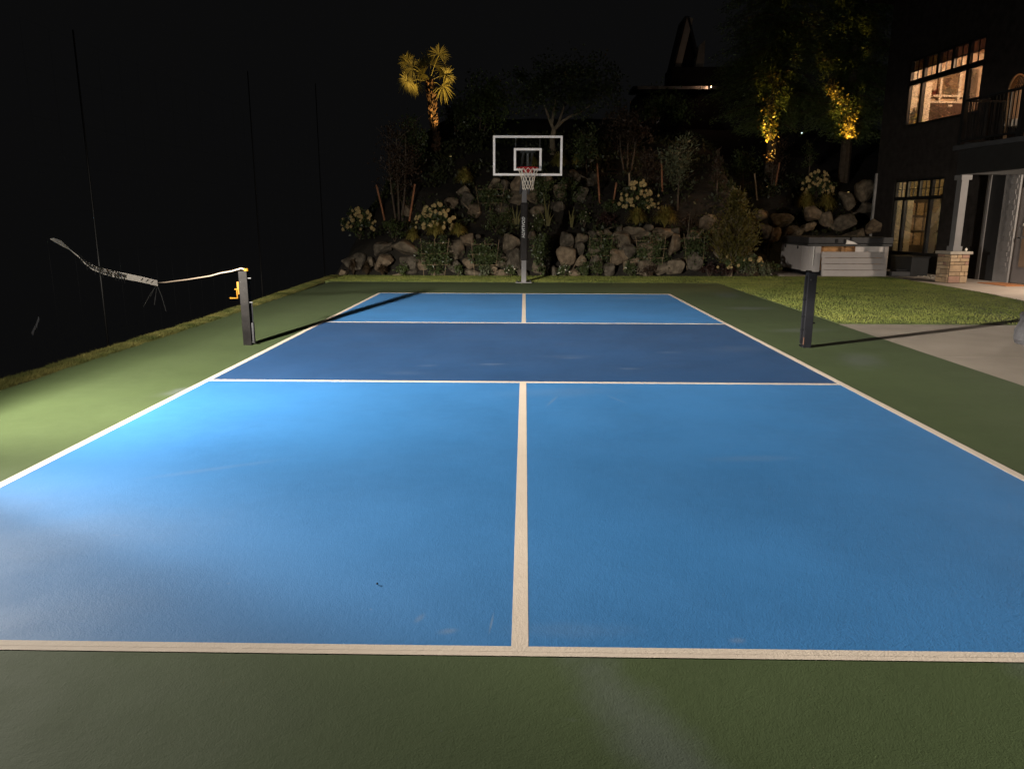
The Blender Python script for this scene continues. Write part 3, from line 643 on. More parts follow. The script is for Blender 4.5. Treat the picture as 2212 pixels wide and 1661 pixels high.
# what shows in the upper room: built-in shelves on the end wall, portrait, flowers, dark cabinet
ES = 5.57
def E_(u, v, s=ES): return at_end(u, v, s)
shf = hthing('shelf_unit', 'white built-in shelf unit seen through the upper window', 'shelf', (0, ES, 0))
def shelf_bar(u0, v0, u1, v1, wd):
    a = E_(u0, v0); b = E_(u1, v1); x0, x1 = sorted((a.x, b.x)); z0, z1 = sorted((a.z, b.z))
    if x1-x0 > z1-z0: MB().box((x0, -.10, (z0+z1)/2-wd), (x1, -.002, (z0+z1)/2+wd)).build('shelf', M_intw, shf)
    else: MB().box(((x0+x1)/2-wd, -.11, z0), ((x0+x1)/2+wd, -.002, z1)).build('upright', M_intw, shf)
shelf_bar(1982, 208.8, 2100, 208.8, .028); shelf_bar(1982, 222.5, 2100, 222.5, .028)
shelf_bar(2028.5, 150, 2028.5, 226, .035); shelf_bar(2070.5, 130, 2070.5, 226, .045)
pa = E_(2032, 155); pb = E_(2066, 206)
pic = hthing('portrait_picture', 'dim brown portrait picture between the white shelf uprights', 'picture', ((pa.x+pb.x)/2, ES-.03, (pa.z+pb.z)/2))
pw, ph = abs(pb.x-pa.x)/2, abs(pb.z-pa.z)/2
MB().box((-pw, 0, -ph), (pw, .02, ph)).build('canvas', mat('canvas_brown', (.20, .14, .085), .8, .15, 6), pic)
def disc(cx, cz, rx, rz, y, name, m):
    MB().prism([(cx+rx*math.cos(a), cz+rz*math.sin(a)) for a in np.linspace(0, 2*PI, 25)[:-1]], 0, .006, Matrix(((1, 0, 0, 0), (0, 0, -1, y), (0, 1, 0, 0), (0, 0, 0, 1)))).build(name, m, pic)
disc(0, -ph*.72, pw*.62, ph*.28, -.002, 'painted_shoulders', mat('paint_dull', (.12, .10, .07), .8, .1, 6)); disc(-.02, ph*.06, pw*.42, ph*.40, -.010, 'painted_hair', mat('paint_umber', (.10, .06, .04), .8, .1, 6)); disc(.06, ph*.02, pw*.24, ph*.28, -.018, 'painted_face', mat('paint_pale', (.24, .175, .11), .8, .1, 6))
fa_ = E_(1997, 205); fb_ = E_(2025, 196)
fw = hthing('flower_garland', 'low arrangement of dark red flowers on the white shelf', 'flowers', ((fa_.x+fb_.x)/2, ES-.07, E_(2000, 207).z+.01))
P, _ = cloud(240, 14, (0, 0, .07), (abs(fb_.x-fa_.x)/2, .04, .06), .03); V, F = kites(P, unit(240), .06, .4); np_obj('blooms', V, F, mat('red_bloom', (.25, .05, .04), .8), fw, stuff=True)
ca = E_(1985, 226.5); cb = E_(2110, 330)
cab = hthing('dark_cabinet', 'dark cabinet below the shelves inside the upper window', 'cabinet', (0, ES, 0))
MB().box((.24, -.45, max(3.4, cb.z)), (2.6, -.12, ca.z-.01)).build('cabinet_body', mat('dark_cabinet', (.06, .035, .025), .5, .2, 5), cab)
wn_ = E_(2032, 234); MB().box((wn_.x-.07, -.46, wn_.z-.02), (wn_.x+.07, -.452, wn_.z+.03)).build('white_card', M_intw, cab)
vs_ = hthing('potted_plant', 'small dark potted plant standing on the upper window sill', 'potted plant', (.45, 4.72, 4.27))
MB().tube([(0, 0, .02), (0, 0, .22)], [.08, .11], 12).build('pot', mat('dark_pot', (.06, .06, .06), .5), vs_)
P, _ = cloud(160, 10, (0, 0, .45), (.12, .12, .28), .05); V, F = kites(P, unit(160)+[0, 0, .6], .11, .3); np_obj('foliage', V, F, mat('leaf_indoor', (.04, .05, .02), .6), vs_, stuff=True)
# lower room: glazed inner door with a grid of panes
gd = hthing('inner_door', 'inner glazed door with coloured panes behind the lower window', 'door', (0, 5.72, 0))
g0 = at_end(1961, 436, 5.72); g1 = at_end(2022, 532, 5.72)
gx = np.linspace(g0.x, g1.x, 5); gz = np.linspace(max(.15, g1.z), g0.z, 4)
MB().box((g0.x-.08, -.03, .1), (g1.x+.08, -.004, g0.z+.1)).build('leaf', mat('door_brown', (.07, .05, .03), .6), gd)
pc = [(.45, .30, .20), (.50, .36, .22), (.34, .24, .12), (.40, .42, .33)]
for i in range(4):
    for j in range(3):
        MB().box((gx[i]+.03, -.05, gz[j]+.04), (gx[i+1]-.03, -.031, gz[j+1]-.04)).build('pane', mat('door_pane_%d' % i, pc[i], .5, .08, 4), gd)

# lower facade right of the window: trims, dark panels, siding strip, door
hbox('corner_trim', (-.03, .80, .01), (-.002, .93, 2.78), M_grey)
hbox('dark_panel', (-.015, .28, .01), (-.002, .78, 2.78), mat('dark_panel', (.028, .027, .027), .6, .1, 4))
hbox('siding_strip', (-.05, -.26, .01), (-.002, .26, 2.80), M_grey)
zs = .28
k = 0
while zs < 2.7:
    hbox('siding_board', (-.062, -.20+(.05 if k % 2 else 0), zs), (-.051, .02+(.05 if k % 2 else 0), zs+.115), M_grey); zs += .125; k += 1
dr = hbox('door', (.03, -1.2, .03), (.08, -.28, 2.30), mat('door_grey', (.17, .155, .15), .55, .08, 4))
dm = M_dfr
for (z0_, z1_) in ((.42, 1.10), (1.16, 1.62), (1.68, 2.15)):
    MB().box((.018, -1.05, z0_), (.029, -.48, z1_)).build('glass_light', mat('door_glass_lit', (.10, .07, .05), .15, .3, 3, spec=.5, emit=((1, .55, .28), .05)), dr)
MB().box((.012, -.56, 1.40), (.017, -.46, 1.46)).build('white_notice', M_intw, dr)
MB().tube([(.03, -.38, 1.12), (-.03, -.38, 1.12), (-.03, -.48, 1.10)], .012, 8).build('handle', M_dfr, dr)
mt = hthing('door_mat', 'orange brown mat on the walkway before the door', 'mat', (-.45, -.75, .011))
MB().box((-.35, -.5, 0), (.3, .5, .015)).build('mat_body', mat('coir_mat', (.36, .15, .06), .95, .25, 30, .5, 90), mt)

# balcony
bal = hthing('balcony', 'balcony with black railing carried on the stone pillar', 'balcony', (0, 0, 0))
def at_bal(u, v, x=-1.62): return at_wall(u, v, x)
bx0 = -1.62; be = at_bal(2064, 320).y
MB().box((bx0, SN, 2.60), (bx0+.16, be-.15, 3.16)).build('fascia_beam', mat('fascia_paint', (.020, .019, .018), .7, .15, 5), bal)
MB().box((bx0+.16, be-.33, 2.60), (-.03, be-.16, 3.16)).build('end_beam', mat('fascia_paint', (.020, .019, .018)), bal)
MB().box((bx0+.17, SN, 2.94), (-.03, be-.34, 3.0)).build('soffit', M_wall, bal)
MB().box((bx0-.07, SN, 3.165), (-.03, be, 3.27)).build('deck_edge', mat('deck_edge_paint', (.05, .05, .052), .6), bal)
zr = at_bal(2085, 216).z
MB().box((bx0, SN, zr-.05), (bx0+.06, be-.10, zr)).build('top_rail', M_dfr, bal); MB().box((bx0+.01, SN, 3.36), (bx0+.05, be-.16, 3.40)).build('bottom_rail', M_dfr, bal)
MB().box((bx0+.07, be-.16, zr-.05), (-.03, be-.10, zr)).build('top_rail', M_dfr, bal); MB().box((bx0+.07, be-.15, 3.36), (-.03, be-.11, 3.40)).build('bottom_rail', M_dfr, bal)
MB().box((bx0-.02, be-.18, 3.275), (bx0+.08, be-.08, zr+.08)).build('rail_post', M_dfr, bal); MB().box((bx0-.02, be-2.1, 3.275), (bx0+.08, be-2.0, zr+.02)).build('rail_post', M_dfr, bal)
bme = MB().box((-.009, -.009, 3.401), (.009, .009, zr-.051)).build('baluster', M_dfr, bal); bme.location = (bx0+.03, be-.30, 0)
for k in range(1, 34):
    if abs(k*.11-1.75) < .08: continue
    q = bme.copy(); C.objects.link(q); q.parent = bal; q.location = (bx0+.03, be-.30-k*.11, 0)
for k in range(12):
    q = bme.copy(); C.objects.link(q); q.parent = bal; q.location = (bx0+.18+k*.115, be-.13, 0)
# lit glazed door on to the balcony, mostly out of frame
bd = hbox('balcony_door', (.02, -2.2, 3.36), (.10, -2.12, 5.6), M_dfr)
MB().box((.02, -.03, 3.36), (.10, .05, 5.6)).build('door_stile', M_dfr, bd); MB().box((.02, -2.12, 5.5), (.10, -.03, 5.6)).build('door_head', M_dfr, bd)
MB().quad((.06, -2.12, 3.36), (.06, -.03, 3.36), (.06, -.03, 5.5), (.06, -2.12, 5.5)).build('pane', M_glass, bd)
# egg chair
ec_p = HI @ Vector(on_x(2206, 230, 11.15)); ez0 = 3.28
ec = hthing('wicker_chair', 'arched wicker chair with a pale cushion behind the balcony railing', 'chair', (ec_p.x, ec_p.y, ez0), .5)
M_wick = mat('wicker', (.34, .20, .10), .7, .2, 30)
ztop = on_x(2206, 163, 11.15)[2]-ez0
fr_ = MB(); av = []
for a in np.linspace(-.15*PI, 1.15*PI, 28): av.append((.46*math.cos(a), .10, ztop-.46+.46*math.sin(a)))
av = [(.40, .05, .02)]+av+[(-.40, .05, .02)]
fr_.tube(av, .022, 8); fr_.build('arch_frame', M_wick, ec, smooth=True)
wv = MB()
for k in range(-7, 8):
    x = k*.058; hh = math.sqrt(max(0, .44**2-x*x)); wv.tube([(x, .12, .35), (x, .22*(1-abs(k)/9)+.10, ztop-.7), (x, .12, ztop-.46+hh)], .008, 5)
for z in np.arange(.4, ztop-.1, .14): wv.tube([(-.4*min(1, (ztop-z)/.4), .13, z), (0, .28, z), (.4*min(1, (ztop-z)/.4), .13, z)], .008, 5)
wv.build('wicker_back', M_wick, ec)
cu = MB(); cu.box((-.36, -.28, .30), (.36, .16, .46)); cu.build('seat_cushion', mat('cream_cushion', (.62, .50, .38), .9, .06, 5), ec, bevel=.05)
for k in range(5): MB().box((-.37+k*.15, .02, .47), (-.235+k*.15, .16, ztop-.28-abs(k-2)*.06)).build('back_cushion', mat('cream_cushion', (.62, .50, .38)), ec, bevel=.04)
for sx in (-.34, .34):
    for sy in (-.24, .12): MB().tube([(sx, sy, .0), (sx, sy, .31)], .018, 6).build('leg', M_wick, ec)
# porch lamp under the balcony, out of frame, and a small lamp over the balcony door
def wall_lamp(name, label, p, e, col):
    t = hthing(name, label, 'lamp', p)
    MB().box((-.05, -.06, -.02), (.10, .06, .12)).build('backplate', M_dfr, t, bevel=.01)
    MB().tube([(-.11, 0, -.10), (-.11, 0, .10)], [.05, .05], 14).build('lamp_glass', mat('porch_glass', (.8, .7, .6), .5, .02, emit=((1, .78, .55), 2.0)), t)
    l = bpy.data.lights.new(name+'_light', 'POINT'); l.energy = e; l.color = col; l.shadow_soft_size = .05
    o = bpy.data.objects.new(name+'_light', l); C.objects.link(o); o.parent = t; o.location = (-.24, 0, -.02)
wall_lamp('porch_lamp', 'wall lamp under the balcony right of the glazed door', (-.12, -3.2, 2.25), 480, (1.0, .84, .68))
wall_lamp('balcony_lamp', 'small wall lamp beside the balcony chair', (-.10, -2.5, 5.15), 22, (1.0, .66, .38))

# stone pillar and column
pc0 = on_ground(2043, 613); pil_a = .38
pil = thing('stone_pillar', 'squat tan stone pillar with a slab cap beside the walkway', 'pillar', (10.65, 16.74, .01), HA+.02)
M_mort = mat('mortar', (.14, .11, .08), .95, .2, 10)
MB().box((-.225, -.225, 0), (.225, .225, .70)).build('core', M_mort, pil)
M_st = [mat('veneer_a', (.36, .25, .15), .9, .2, 5, .5, 25), mat('veneer_b', (.30, .21, .13), .9, .25, 5, .5, 25), mat('veneer_c', (.42, .31, .20), .9, .2, 5, .5, 25), mat('veneer_d', (.27, .16, .115), .9, .2, 5, .5, 25)]
rs = random.Random(11)
for face in range(4):
    Mf = Matrix.Rotation(face*PI/2, 4, 'Z'); z = .005
    while z < .66:
        h = rs.choice((.08, .10, .13, .17)); h = min(h, .695-z)
        if h < .035: break
        x = -.245 if face % 2 == 0 else -.225
        end = -x
        while x < end-.02:
            ww = rs.uniform(.11, .32); ww = min(ww, end-x)
            if end-(x+ww) < .07: ww = end-x
            d_ = rs.uniform(.022, .04)
            MB().box((x+.005, -.225-d_, z+.005), (x+ww-.005, -.226, z+h-.005), Mf).build('stone', M_st[rs.randrange(4)], pil, bevel=.009)
            x += ww
        z += h
MB().box((-.295, -.295, .702), (.295, .295, .770)).build('cap_stone', mat('cap_stone', (.33, .29, .24), .85, .1, 4, .3, 40), pil, bevel=.012)
MB().box((-.12, -.12, .772), (.12, .12, .89)).build('column_base', M_lgrey, pil)
MB().box((-.09, -.09, .89), (.09, .09, 2.47)).build('column', M_lgrey, pil)
MB().box((-.135, -.135, 2.47), (.135, .135, 2.585)).build('column_capital', M_lgrey, pil)
bul = thing('sprinkler_knob', 'small pale knob on the cap of the stone pillar', 'knob', (10.86, 16.60, .782))
MB().tube([(0, 0, 0), (0, 0, .03), (0, 0, .06), (0, 0, .08)], [.018, .03, .026, .008], 10).build('knob_body', M_intw, bul)
# gravel bed along the house wall
gp = MB(); rs = random.Random(5); gv = []; gf = []
for k in range(520):
    q = HM @ Vector((rs.uniform(-1.0, -.15), rs.uniform(1.0, 4.6), .012)); r = rs.uniform(.018, .045); n0 = len(gv)
    for (a, b, c) in ((1, 0, 0), (-1, 0, 0), (0, 1, 0), (0, -1, 0), (0, 0, 1), (0, 0, -.4)): gv.append((q.x+a*r*rs.uniform(.8, 1.3), q.y+b*r*rs.uniform(.8, 1.3), q.z+c*r*.7))
    for t in ((0, 2, 4), (2, 1, 4), (1, 3, 4), (3, 0, 4), (2, 0, 5), (1, 2, 5), (3, 1, 5), (0, 3, 5)): gf.append(tuple(n0+i for i in t))
tag(np_obj('gravel', gv, gf, mat('gravel_stone', (.30, .26, .21), .9, .35, 9)), 'pale gravel lying along the foot of the house wall', 'gravel', kind='stuff')
gl = hthing('planter_box', 'black planter box below the lower window', 'planter', (-.9, 2.45, .012))
MB().box((-.25, -.45, 0), (.25, .55, .50)).build('box_body', mat('planter_black', (.018, .018, .018), .6), gl, bevel=.01); MB().box((-.27, -.47, .50), (.27, .57, .53)).build('box_rim', M_dfr, gl)

# stone fire bowl at the right edge of the frame
bw = thing('stone_bowl', 'rough grey stone drum standing on the patio', 'stone drum', (6.60, 7.0, .004))
M_bowl = mat('grey_cast_stone', (.036, .035, .037), .9, .35, 7, .9, 16)
bm = bmesh.new(); rows = [(.0, .40), (.06, .43), (.16, .415), (.27, .385), (.335, .375), (.36, .385), (.385, .37), (.388, .30), (.32, .26)]
ring = []
for zi, (z, r) in enumerate(rows):
    vs = []
    for j in range(40):
        a = 2*PI*j/40; rr = r*(1+.06*noise.noise(Vector((math.cos(a)*2.5, math.sin(a)*2.5, z*9)))+.03*noise.noise(Vector((math.cos(a)*8, math.sin(a)*8, z*22)))) if zi < 7 else r
        vs.append(bm.verts.new((rr*math.cos(a), rr*math.sin(a), z)))
    ring.append(vs)
for i in range(len(ring)-1):
    for j in range(40): bm.faces.new((ring[i][j], ring[i][(j+1) % 40], ring[i+1][(j+1) % 40], ring[i+1][j]))
bm.faces.new(ring[-1]); bm.faces.new(list(reversed(ring[0])))
me = bpy.data.meshes.new('drum'); bm.to_mesh(me); bm.free(); me.materials.append(M_bowl); link('drum', me, bw)

# ------------------------------------------------------------------ planting
def leafm(name, col, var=.35, rough=.55, spec=.35, scale=4., col2=None): return mat(name, col, rough, var, scale, spec=spec, col2=col2, trans=.2)
L_dark = leafm('leaf_dark_glossy', (.058, .076, .026), rough=.42, spec=.45); L_mid = leafm('leaf_mid', (.050, .068, .018)); L_yel = leafm('leaf_golden', (.105, .105, .018), col2=(.14, .11, .03))
L_red = leafm('leaf_bronze', (.042, .025, .014)); L_olive = leafm('leaf_olive', (.085, .095, .050)); L_cyp = leafm('leaf_cypress', (.080, .082, .014), col2=(.12, .09, .018)); L_ced = leafm('leaf_cedar', (.092, .125, .036))
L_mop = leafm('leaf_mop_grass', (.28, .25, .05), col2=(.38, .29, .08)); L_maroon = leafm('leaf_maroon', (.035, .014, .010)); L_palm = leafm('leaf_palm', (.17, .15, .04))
M_bark = mat('bark', (.075, .055, .038), .9, .35, 10, .7, 25); M_palebark = mat('pale_bark', (.17, .135, .09), .9, .3, 9, .5, 25)
M_cane = mat('bamboo_cane', (.26, .185, .11), .7, .2, 12); M_stake = mat('stake_wood', (.26, .115, .055), .8, .25, 8)
M_flow = mat('hydrangea_flower', (.46, .34, .13), .85, .3, 14, .8, 70, col2=(.56, .42, .20))
def metre(p): return depth(p)/FPX       # metres per photo pixel at p
# hydrangea heads share one lumpy cone mesh
def head_mesh():
    bm = bmesh.new(); bmesh.ops.create_icosphere(bm, subdivisions=3, radius=1)
    for v in bm.verts:
        c = v.co.copy(); t = 1-.35*max(0, c.z); v.co = Vector((c.x*t, c.y*t, c.z*1.15))*(1+.22*noise.noise(c*4.2)+.10*noise.noise(c*9))
    me = bpy.data.meshes.new('flower_head'); bm.to_mesh(me); bm.free(); me.materials.append(M_flow); return me
HEAD = head_mesh()
def hydrangea(label, u0, u1, v0, v1, heads, seed):
    p = on_hill((u0+u1)/2, v1); k = metre(p); wd = (u1-u0)*k/2; ht = (v1-v0)*k
    t = thing('hydrangea_bush', label, 'bush', p); r = np.random.default_rng(seed)
    sm = MB()
    for q in range(9):
        a = q*.7; e = (wd*.7*math.cos(a), wd*.5*math.sin(a), ht*.75); sm.tube([(0, 0, -.05), (e[0]*.4, e[1]*.4, ht*.4), e], [.012, .009, .006], 5)
    sm.build('stem', M_bark, t)
    P, _ = cloud(900, 40, (0, 0, ht*.45), (wd*.85, wd*.7, ht*.42), .06); A = unit(900)+[0, -.2, .1]
    V, F = kites(P, A, .07+.04*r.random(900), .32); np_obj('foliage', V, F, L_dark, t, stuff=True)
    for q in range(int(heads*1.5)):
        a = r.uniform(-1, 1); b = r.uniform(.05, 1.0)**.8; x = wd*.95*a; zmax = ht*(1.0-.45*a*a); z = ht*.12+(zmax-ht*.12)*b
        y = -wd*.55*math.sqrt(max(0, 1-a*a))*(1.05-.6*b)
        o = link('flower_head', HEAD, t); s = r.uniform(.032, .060); o.location = (x, y, z-.03); o.scale = (s, s, s*r.uniform(.9, 1.25)); o.rotation_euler = (r.uniform(-.5, .6), r.uniform(-.5, .5), r.uniform(0, 6))
hydrangea('cream hydrangea at the low end of the rockery beside leaning stakes', 738, 815, 446, 514, 24, 1)
hydrangea('dense cream hydrangea above the large lower boulders', 896, 986, 438, 505, 34, 2)
hydrangea('pale yellow hydrangea among the upright red stakes', 1330, 1424, 390, 462, 34, 3)
hydrangea('rounded cream hydrangea on the bank behind the hot tub', 1727, 1800, 368, 428, 34, 4)
hydrangea('sparse low hydrangea at the foot of the golden cypress', 1540, 1648, 540, 588, 12, 5)
def mop(label, u0, u1, v0, v1, n=520, m=None, group=None):
    p = on_hill((u0+u1)/2, v1); k = metre(p); wd = (u1-u0)*k/2; ht = (v1-v0)*k
    a = rng.random(n)*2*PI; rad = wd*(.25+.85*rng.random(n)); hh = ht*(.75+.35*rng.random(n))*(1-.25*(rad/wd)**2)
    drp = 1.45+.9*rng.random(n); segs = 5; tt = np.linspace(0, 1, segs); pts = []
    dx, dy = np.cos(a), np.sin(a)
    for q in tt:
        x = rad*q**1.1; z = hh*1.25*(2.5*q-drp*q*q); pts.append(np.stack([dx*x, dy*x*.9, np.maximum(z, -.03)], 1))
    pts = np.stack(pts, 1); side = np.stack([-dy, dx, np.zeros(n)], 1)[:, None]*(.013*np.array([1, 1, .9, .6, .12]))[None, :, None]
    V = np.stack([pts-side, pts+side], 2).reshape(-1, 3)
    b = np.arange(n)[:, None]*segs*2+np.arange(segs-1)[None]*2; F = np.stack([b, b+1, b+3, b+2], -1).reshape(-1, 4)
    o = np_obj('ornamental_grass', V, F, m or L_mop); o.location = tuple(p+np.array([0, 0, .0])); tag(o, label, 'grass clump', group)
mop('golden mop grass below the dense cream hydrangea', 915, 966, 483, 516)
mop('mop grass spilling over the flat pale boulder', 872, 910, 500, 524)
mop('mop grass right of the dense cream hydrangea', 966, 1014, 488, 513)
mop('mop grass on top of the upper boulder tier', 980, 1026, 371, 402)
mop('golden mop grass in front of the pale yellow hydrangea', 1348, 1402, 457, 490)
mop('broad mop grass over the long tilted boulder', 1403, 1468, 455, 492, 700)
mop('mop grass seen through the right of the backboard', 1182, 1235, 338, 366)
mop('small mop grass at the right of the backboard', 1232, 1256, 338, 360, 300)
mop('mop grass seen behind the hoop rim', 1132, 1170, 344, 366, 300)
mop('mop grass spreading under the hydrangea behind the hot tub', 1712, 1765, 424, 458, 560)
mop('mop grass overhanging the boulders behind the hot tub', 1755, 1812, 428, 462, 560)
M_dry = leafm('leaf_dry_brown', (.055, .035, .018))
mop('brown tufted grass before the leftmost boulder', 748, 780, 566, 594, 150, M_dry); mop('brown tufted grass between two left boulders', 778, 806, 570, 595, 150, M_dry); mop('brown tufted grass before the pale triangular boulder', 808, 846, 574, 596, 150, M_dry)
def climber(label, u0, u1, v0, v1, dens=700, lm=None, canes=True, lean=.28):
    p = on_hill((u0+u1)/2, min(v1, 596)); k = metre(p); wd = (u1-u0)*k/2; ht = (v1-v0)*k
    t = thing('trellis_shrub', label, 'shrub', p-np.array([0, .12, 0]))
    dens = int(dens*1.8); P, _ = cloud(dens, 46, (0, -.03, ht*.52), (wd*1.0, .14, ht*.52), .07, shell=.05); P[:, 1] += P[:, 2]*lean-.02; P = P[P[:, 2] > .02]
    V, F = kites(P, unit(len(P))+[0, -.35, .05], .055+.04*rng.random(len(P)), .27); np_obj('foliage', V, F, lm or L_dark, t, stuff=True)
    MB().tube([(0, 0, -.05), (.02, ht*lean*.5-.05, ht*.5), (-.03, ht*lean*.9-.05, ht*.9)], [.016, .012, .006], 6).build('stem', M_bark, t)
    if canes:
        for q in (-.75, 0, .75):
            MB().tube([(wd*q*.75, -.09, -.03), (wd*q*1.05, ht*lean*.92-.11, ht*.92)], .0055, 6).build('cane', M_cane, t)
        for z in (.28, .55, .80): MB().tube([(-wd*(.6+.3*rng.random()), ht*lean*z-.125, ht*z), (wd*(.6+.3*rng.random()), ht*lean*z-.125, ht*z+.01)], .0055, 6).build('cane', M_cane, t)
climber('dark climbing shrub on cane trellis under the golden mop grass', 901, 979, 510, 596, 1000)
climber('climbing shrub on canes left of the hoop pole', 1010, 1086, 513, 596, 900)
climber('narrow climbing shrub just right of the hoop pole', 1146, 1188, 497, 596, 700, canes=False)
climber('climbing shrub on canes right of the tallest boulder stack', 1264, 1330, 503, 572, 700)
climber('wide climbing shrub below the long tilted boulder', 1362, 1444, 507, 578, 1000)
climber('climbing shrub left of the golden cypress', 1468, 1526, 500, 580, 800)
climber('climbing shrub on canes against the upper boulder tier', 1020, 1098, 400, 456, 700)
climber('dark shrub under the backboard right of the pole', 1148, 1192, 384, 442, 600, canes=False)
climber('dark shrub below the right corner of the backboard', 1200, 1262, 390, 442, 600, canes=False)
def bushy(label, u0, u1, v0, v1, m, n=420, leaf=.06, flowers=None, name='low_shrub'):
    p = on_hill((u0+u1)/2, min(v1, 597)); k = metre(p); wd = (u1-u0)*k/2; ht = (v1-v0)*k
    t = thing(name, label, 'shrub', p-np.array([0, .10 if v1 > 560 else 0, 0]))
    P, _ = cloud(n, 22, (0, 0, ht*.5), (wd*.9, wd*.7, ht*.46), .045, shell=.2); P = P[P[:, 2] > .01]
    V, F = kites(P, unit(len(P))+[0, 0, .5], leaf*(.7+.6*rng.random(len(P))), .28); np_obj('foliage', V, F, m, t, stuff=True)
    s = MB()
    for q in range(5): s.tube([(0, 0, -.03), (wd*.5*math.cos(q*1.3), wd*.4*math.sin(q*1.3), ht*.6)], [.008, .004], 5)
    s.build('stem', M_bark, t)
    if flowers:
        P = np.stack([rng.uniform(-wd*.8, wd*.8, flowers), np.full(flowers, -wd*.6), rng.uniform(ht*.3, ht*.9, flowers)], 1); V, F = kites(P, unit(flowers), .045, .45); np_obj('blossom', V, F, mat('pale_blossom', (.55, .5, .4), .8), t, stuff=True)
bushy('low leafy shrub before the left rockery boulders', 856, 880, 565, 596, L_mid, 260)
bushy('low shrub with a few white blossoms left of the hoop pole base', 1086, 1120, 574, 596, L_dark, 260, flowers=8)
bushy('small green shrub left of the boulder by the trellis', 982, 998, 570, 597, L_mid, 160)
bushy('pale leafy mound at the foot of the trellis shrub', 1036, 1062, 574, 597, L_olive, 240)
bushy('flowering low shrub right of the hoop pole', 1202, 1234, 570, 597, L_dark, 320, flowers=9)
bushy('leafy shrub at the foot of the boulder stack', 1246, 1274, 562, 597, L_dark, 320)
bushy('leafy shrub below the rounded pale boulder', 1276, 1302, 560, 597, L_mid, 300)
bushy('dark shrub with yellow tips before the rounded boulder', 1345, 1376, 566, 597, L_dark, 300, flowers=4)
bushy('low bronze shrub below the wide climbing shrub', 1378, 1420, 574, 597, L_red, 320)
bushy('maroon mound left of the cypress trunk', 1508, 1552, 568, 598, L_maroon, 420, .05)
bushy('maroon mound right beside the cypress trunk', 1548, 1592, 572, 598, L_maroon, 420, .05)
bushy('grey green lavender mound right of the cypress', 1594, 1632, 562, 598, L_olive, 520, .06)
bushy('grey green lavender mound beside the hot tub', 1628, 1668, 566, 598, L_olive, 520, .06)
bushy('dark shrub against the side of the hot tub', 1654, 1682, 566, 594, L_dark, 200)
bushy('bright green shrub beneath the left red stake', 1284, 1342, 434, 462, L_mid, 420)
bushy('maroon mound under the bright green shrub', 1280, 1340, 460, 488, L_maroon, 420)
bushy('small blossoming shrub above the boulder stack', 1248, 1276, 455, 490, L_mid, 260, flowers=8)
bushy('bronze shrub above the left low boulders', 815, 890, 470, 520, L_mid, 520)
bushy('dark trailing shrub between the terraces left of the pole', 1030, 1110, 455, 500, L_dark, 520)
bushy('flowering perennial left of the hoop pole pad', 1074, 1116, 448, 492, L_mid, 320, flowers=6)
bushy('leafy perennial right of the hoop pole pad', 1146, 1180, 462, 500, L_mid, 300, flowers=5)
bushy('bronze shrub right of the broad mop grass', 1460, 1512, 462, 502, L_red, 420)
bushy('dark shrub beside the boulders behind the hot tub', 1690, 1730, 486, 520, L_dark, 320)
bushy('dark shrub hanging over the boulders behind the hot tub', 1715, 1785, 452, 482, L_dark, 420)
bushy('bronze leafy shrub on the bank by the house corner', 1822, 1862, 420, 470, L_red, 320)
def blades_plant(label, u, v0, v1, specs):
    p = on_hill(u, v1); k = metre(p); ht = (v1-v0)*k
    t = thing('iris_clump', label, 'plant', p-np.array([0, .1, 0]))
    for (dx, h, lean) in specs:
        pts = [(dx*k*.35, 0, -.02), (dx*k*.7, -.02, ht*h*.5), (dx*k+lean*k, -.03, ht*h)]; wv = .022
        m_ = MB(); m_.v = [(pts[0][0]-wv*.6, 0, pts[0][2]), (pts[0][0]+wv*.6, 0, pts[0][2]), (pts[1][0]-wv, -.02, pts[1][2]), (pts[1][0]+wv, -.015, pts[1][2]), (pts[2][0], -.03, pts[2][2])]
        m_.f = [(0, 1, 3, 2), (2, 3, 4)]; m_.build('leaf', L_yel, t)
blades_plant('tall sword-leaved iris right of the hoop pole', 1183, 414, 487, [(-8, 1, -3), (0, .78, 4), (-16, .55, -8), (4, .4, 3), (-4, .6, 0), (8, .35, 6)])
blades_plant('sword-leaved iris left of the hoop pole', 1116, 438, 492, [(-8, .9, -2), (0, 1, 2), (6, .8, 4), (-4, .6, -4), (8, .5, 3), (-12, .5, -6)])
blades_plant('thin iris leaves above the boulder stack', 1234, 446, 490, [(-4, .8, -2), (2, 1, 3), (4, .6, 2), (-2, .5, -2)])
def stake(label, u0, v0, u1, v1, m=None):
    b = on_hill(u1, v1); a = on_y(u0, v0, b[1])
    o = MB().tube([(0, 0, -.1), tuple(a-b)], .028, 8).build('tree_stake', m or M_stake); o.location = tuple(b); tag(o, label, 'stake', 'stakes in the planting bed')
stake('reddish wooden stake leaning left above the low rockery', 813, 400, 832, 474); stake('reddish wooden stake leaning right above the low rockery', 896, 398, 883, 476)
stake('tall thin red stake left of the pale yellow hydrangea', 1289.5, 354, 1296, 437); stake('short red stake leaning towards the pale yellow hydrangea', 1331.6, 395, 1324, 437)
stake('grey stake rising behind the pale yellow hydrangea', 1359, 374, 1360, 410, M_cane); stake('red stake right of the pale yellow hydrangea', 1429, 350, 1431, 410)
stake('short red stake high behind the pale yellow hydrangea', 1398, 346, 1395, 368); stake('pale leaning stake right of the golden cypress', 1630, 375, 1636, 430, M_cane); stake('red stake on the bank left of the rounded hydrangea', 1684, 352, 1673, 408)

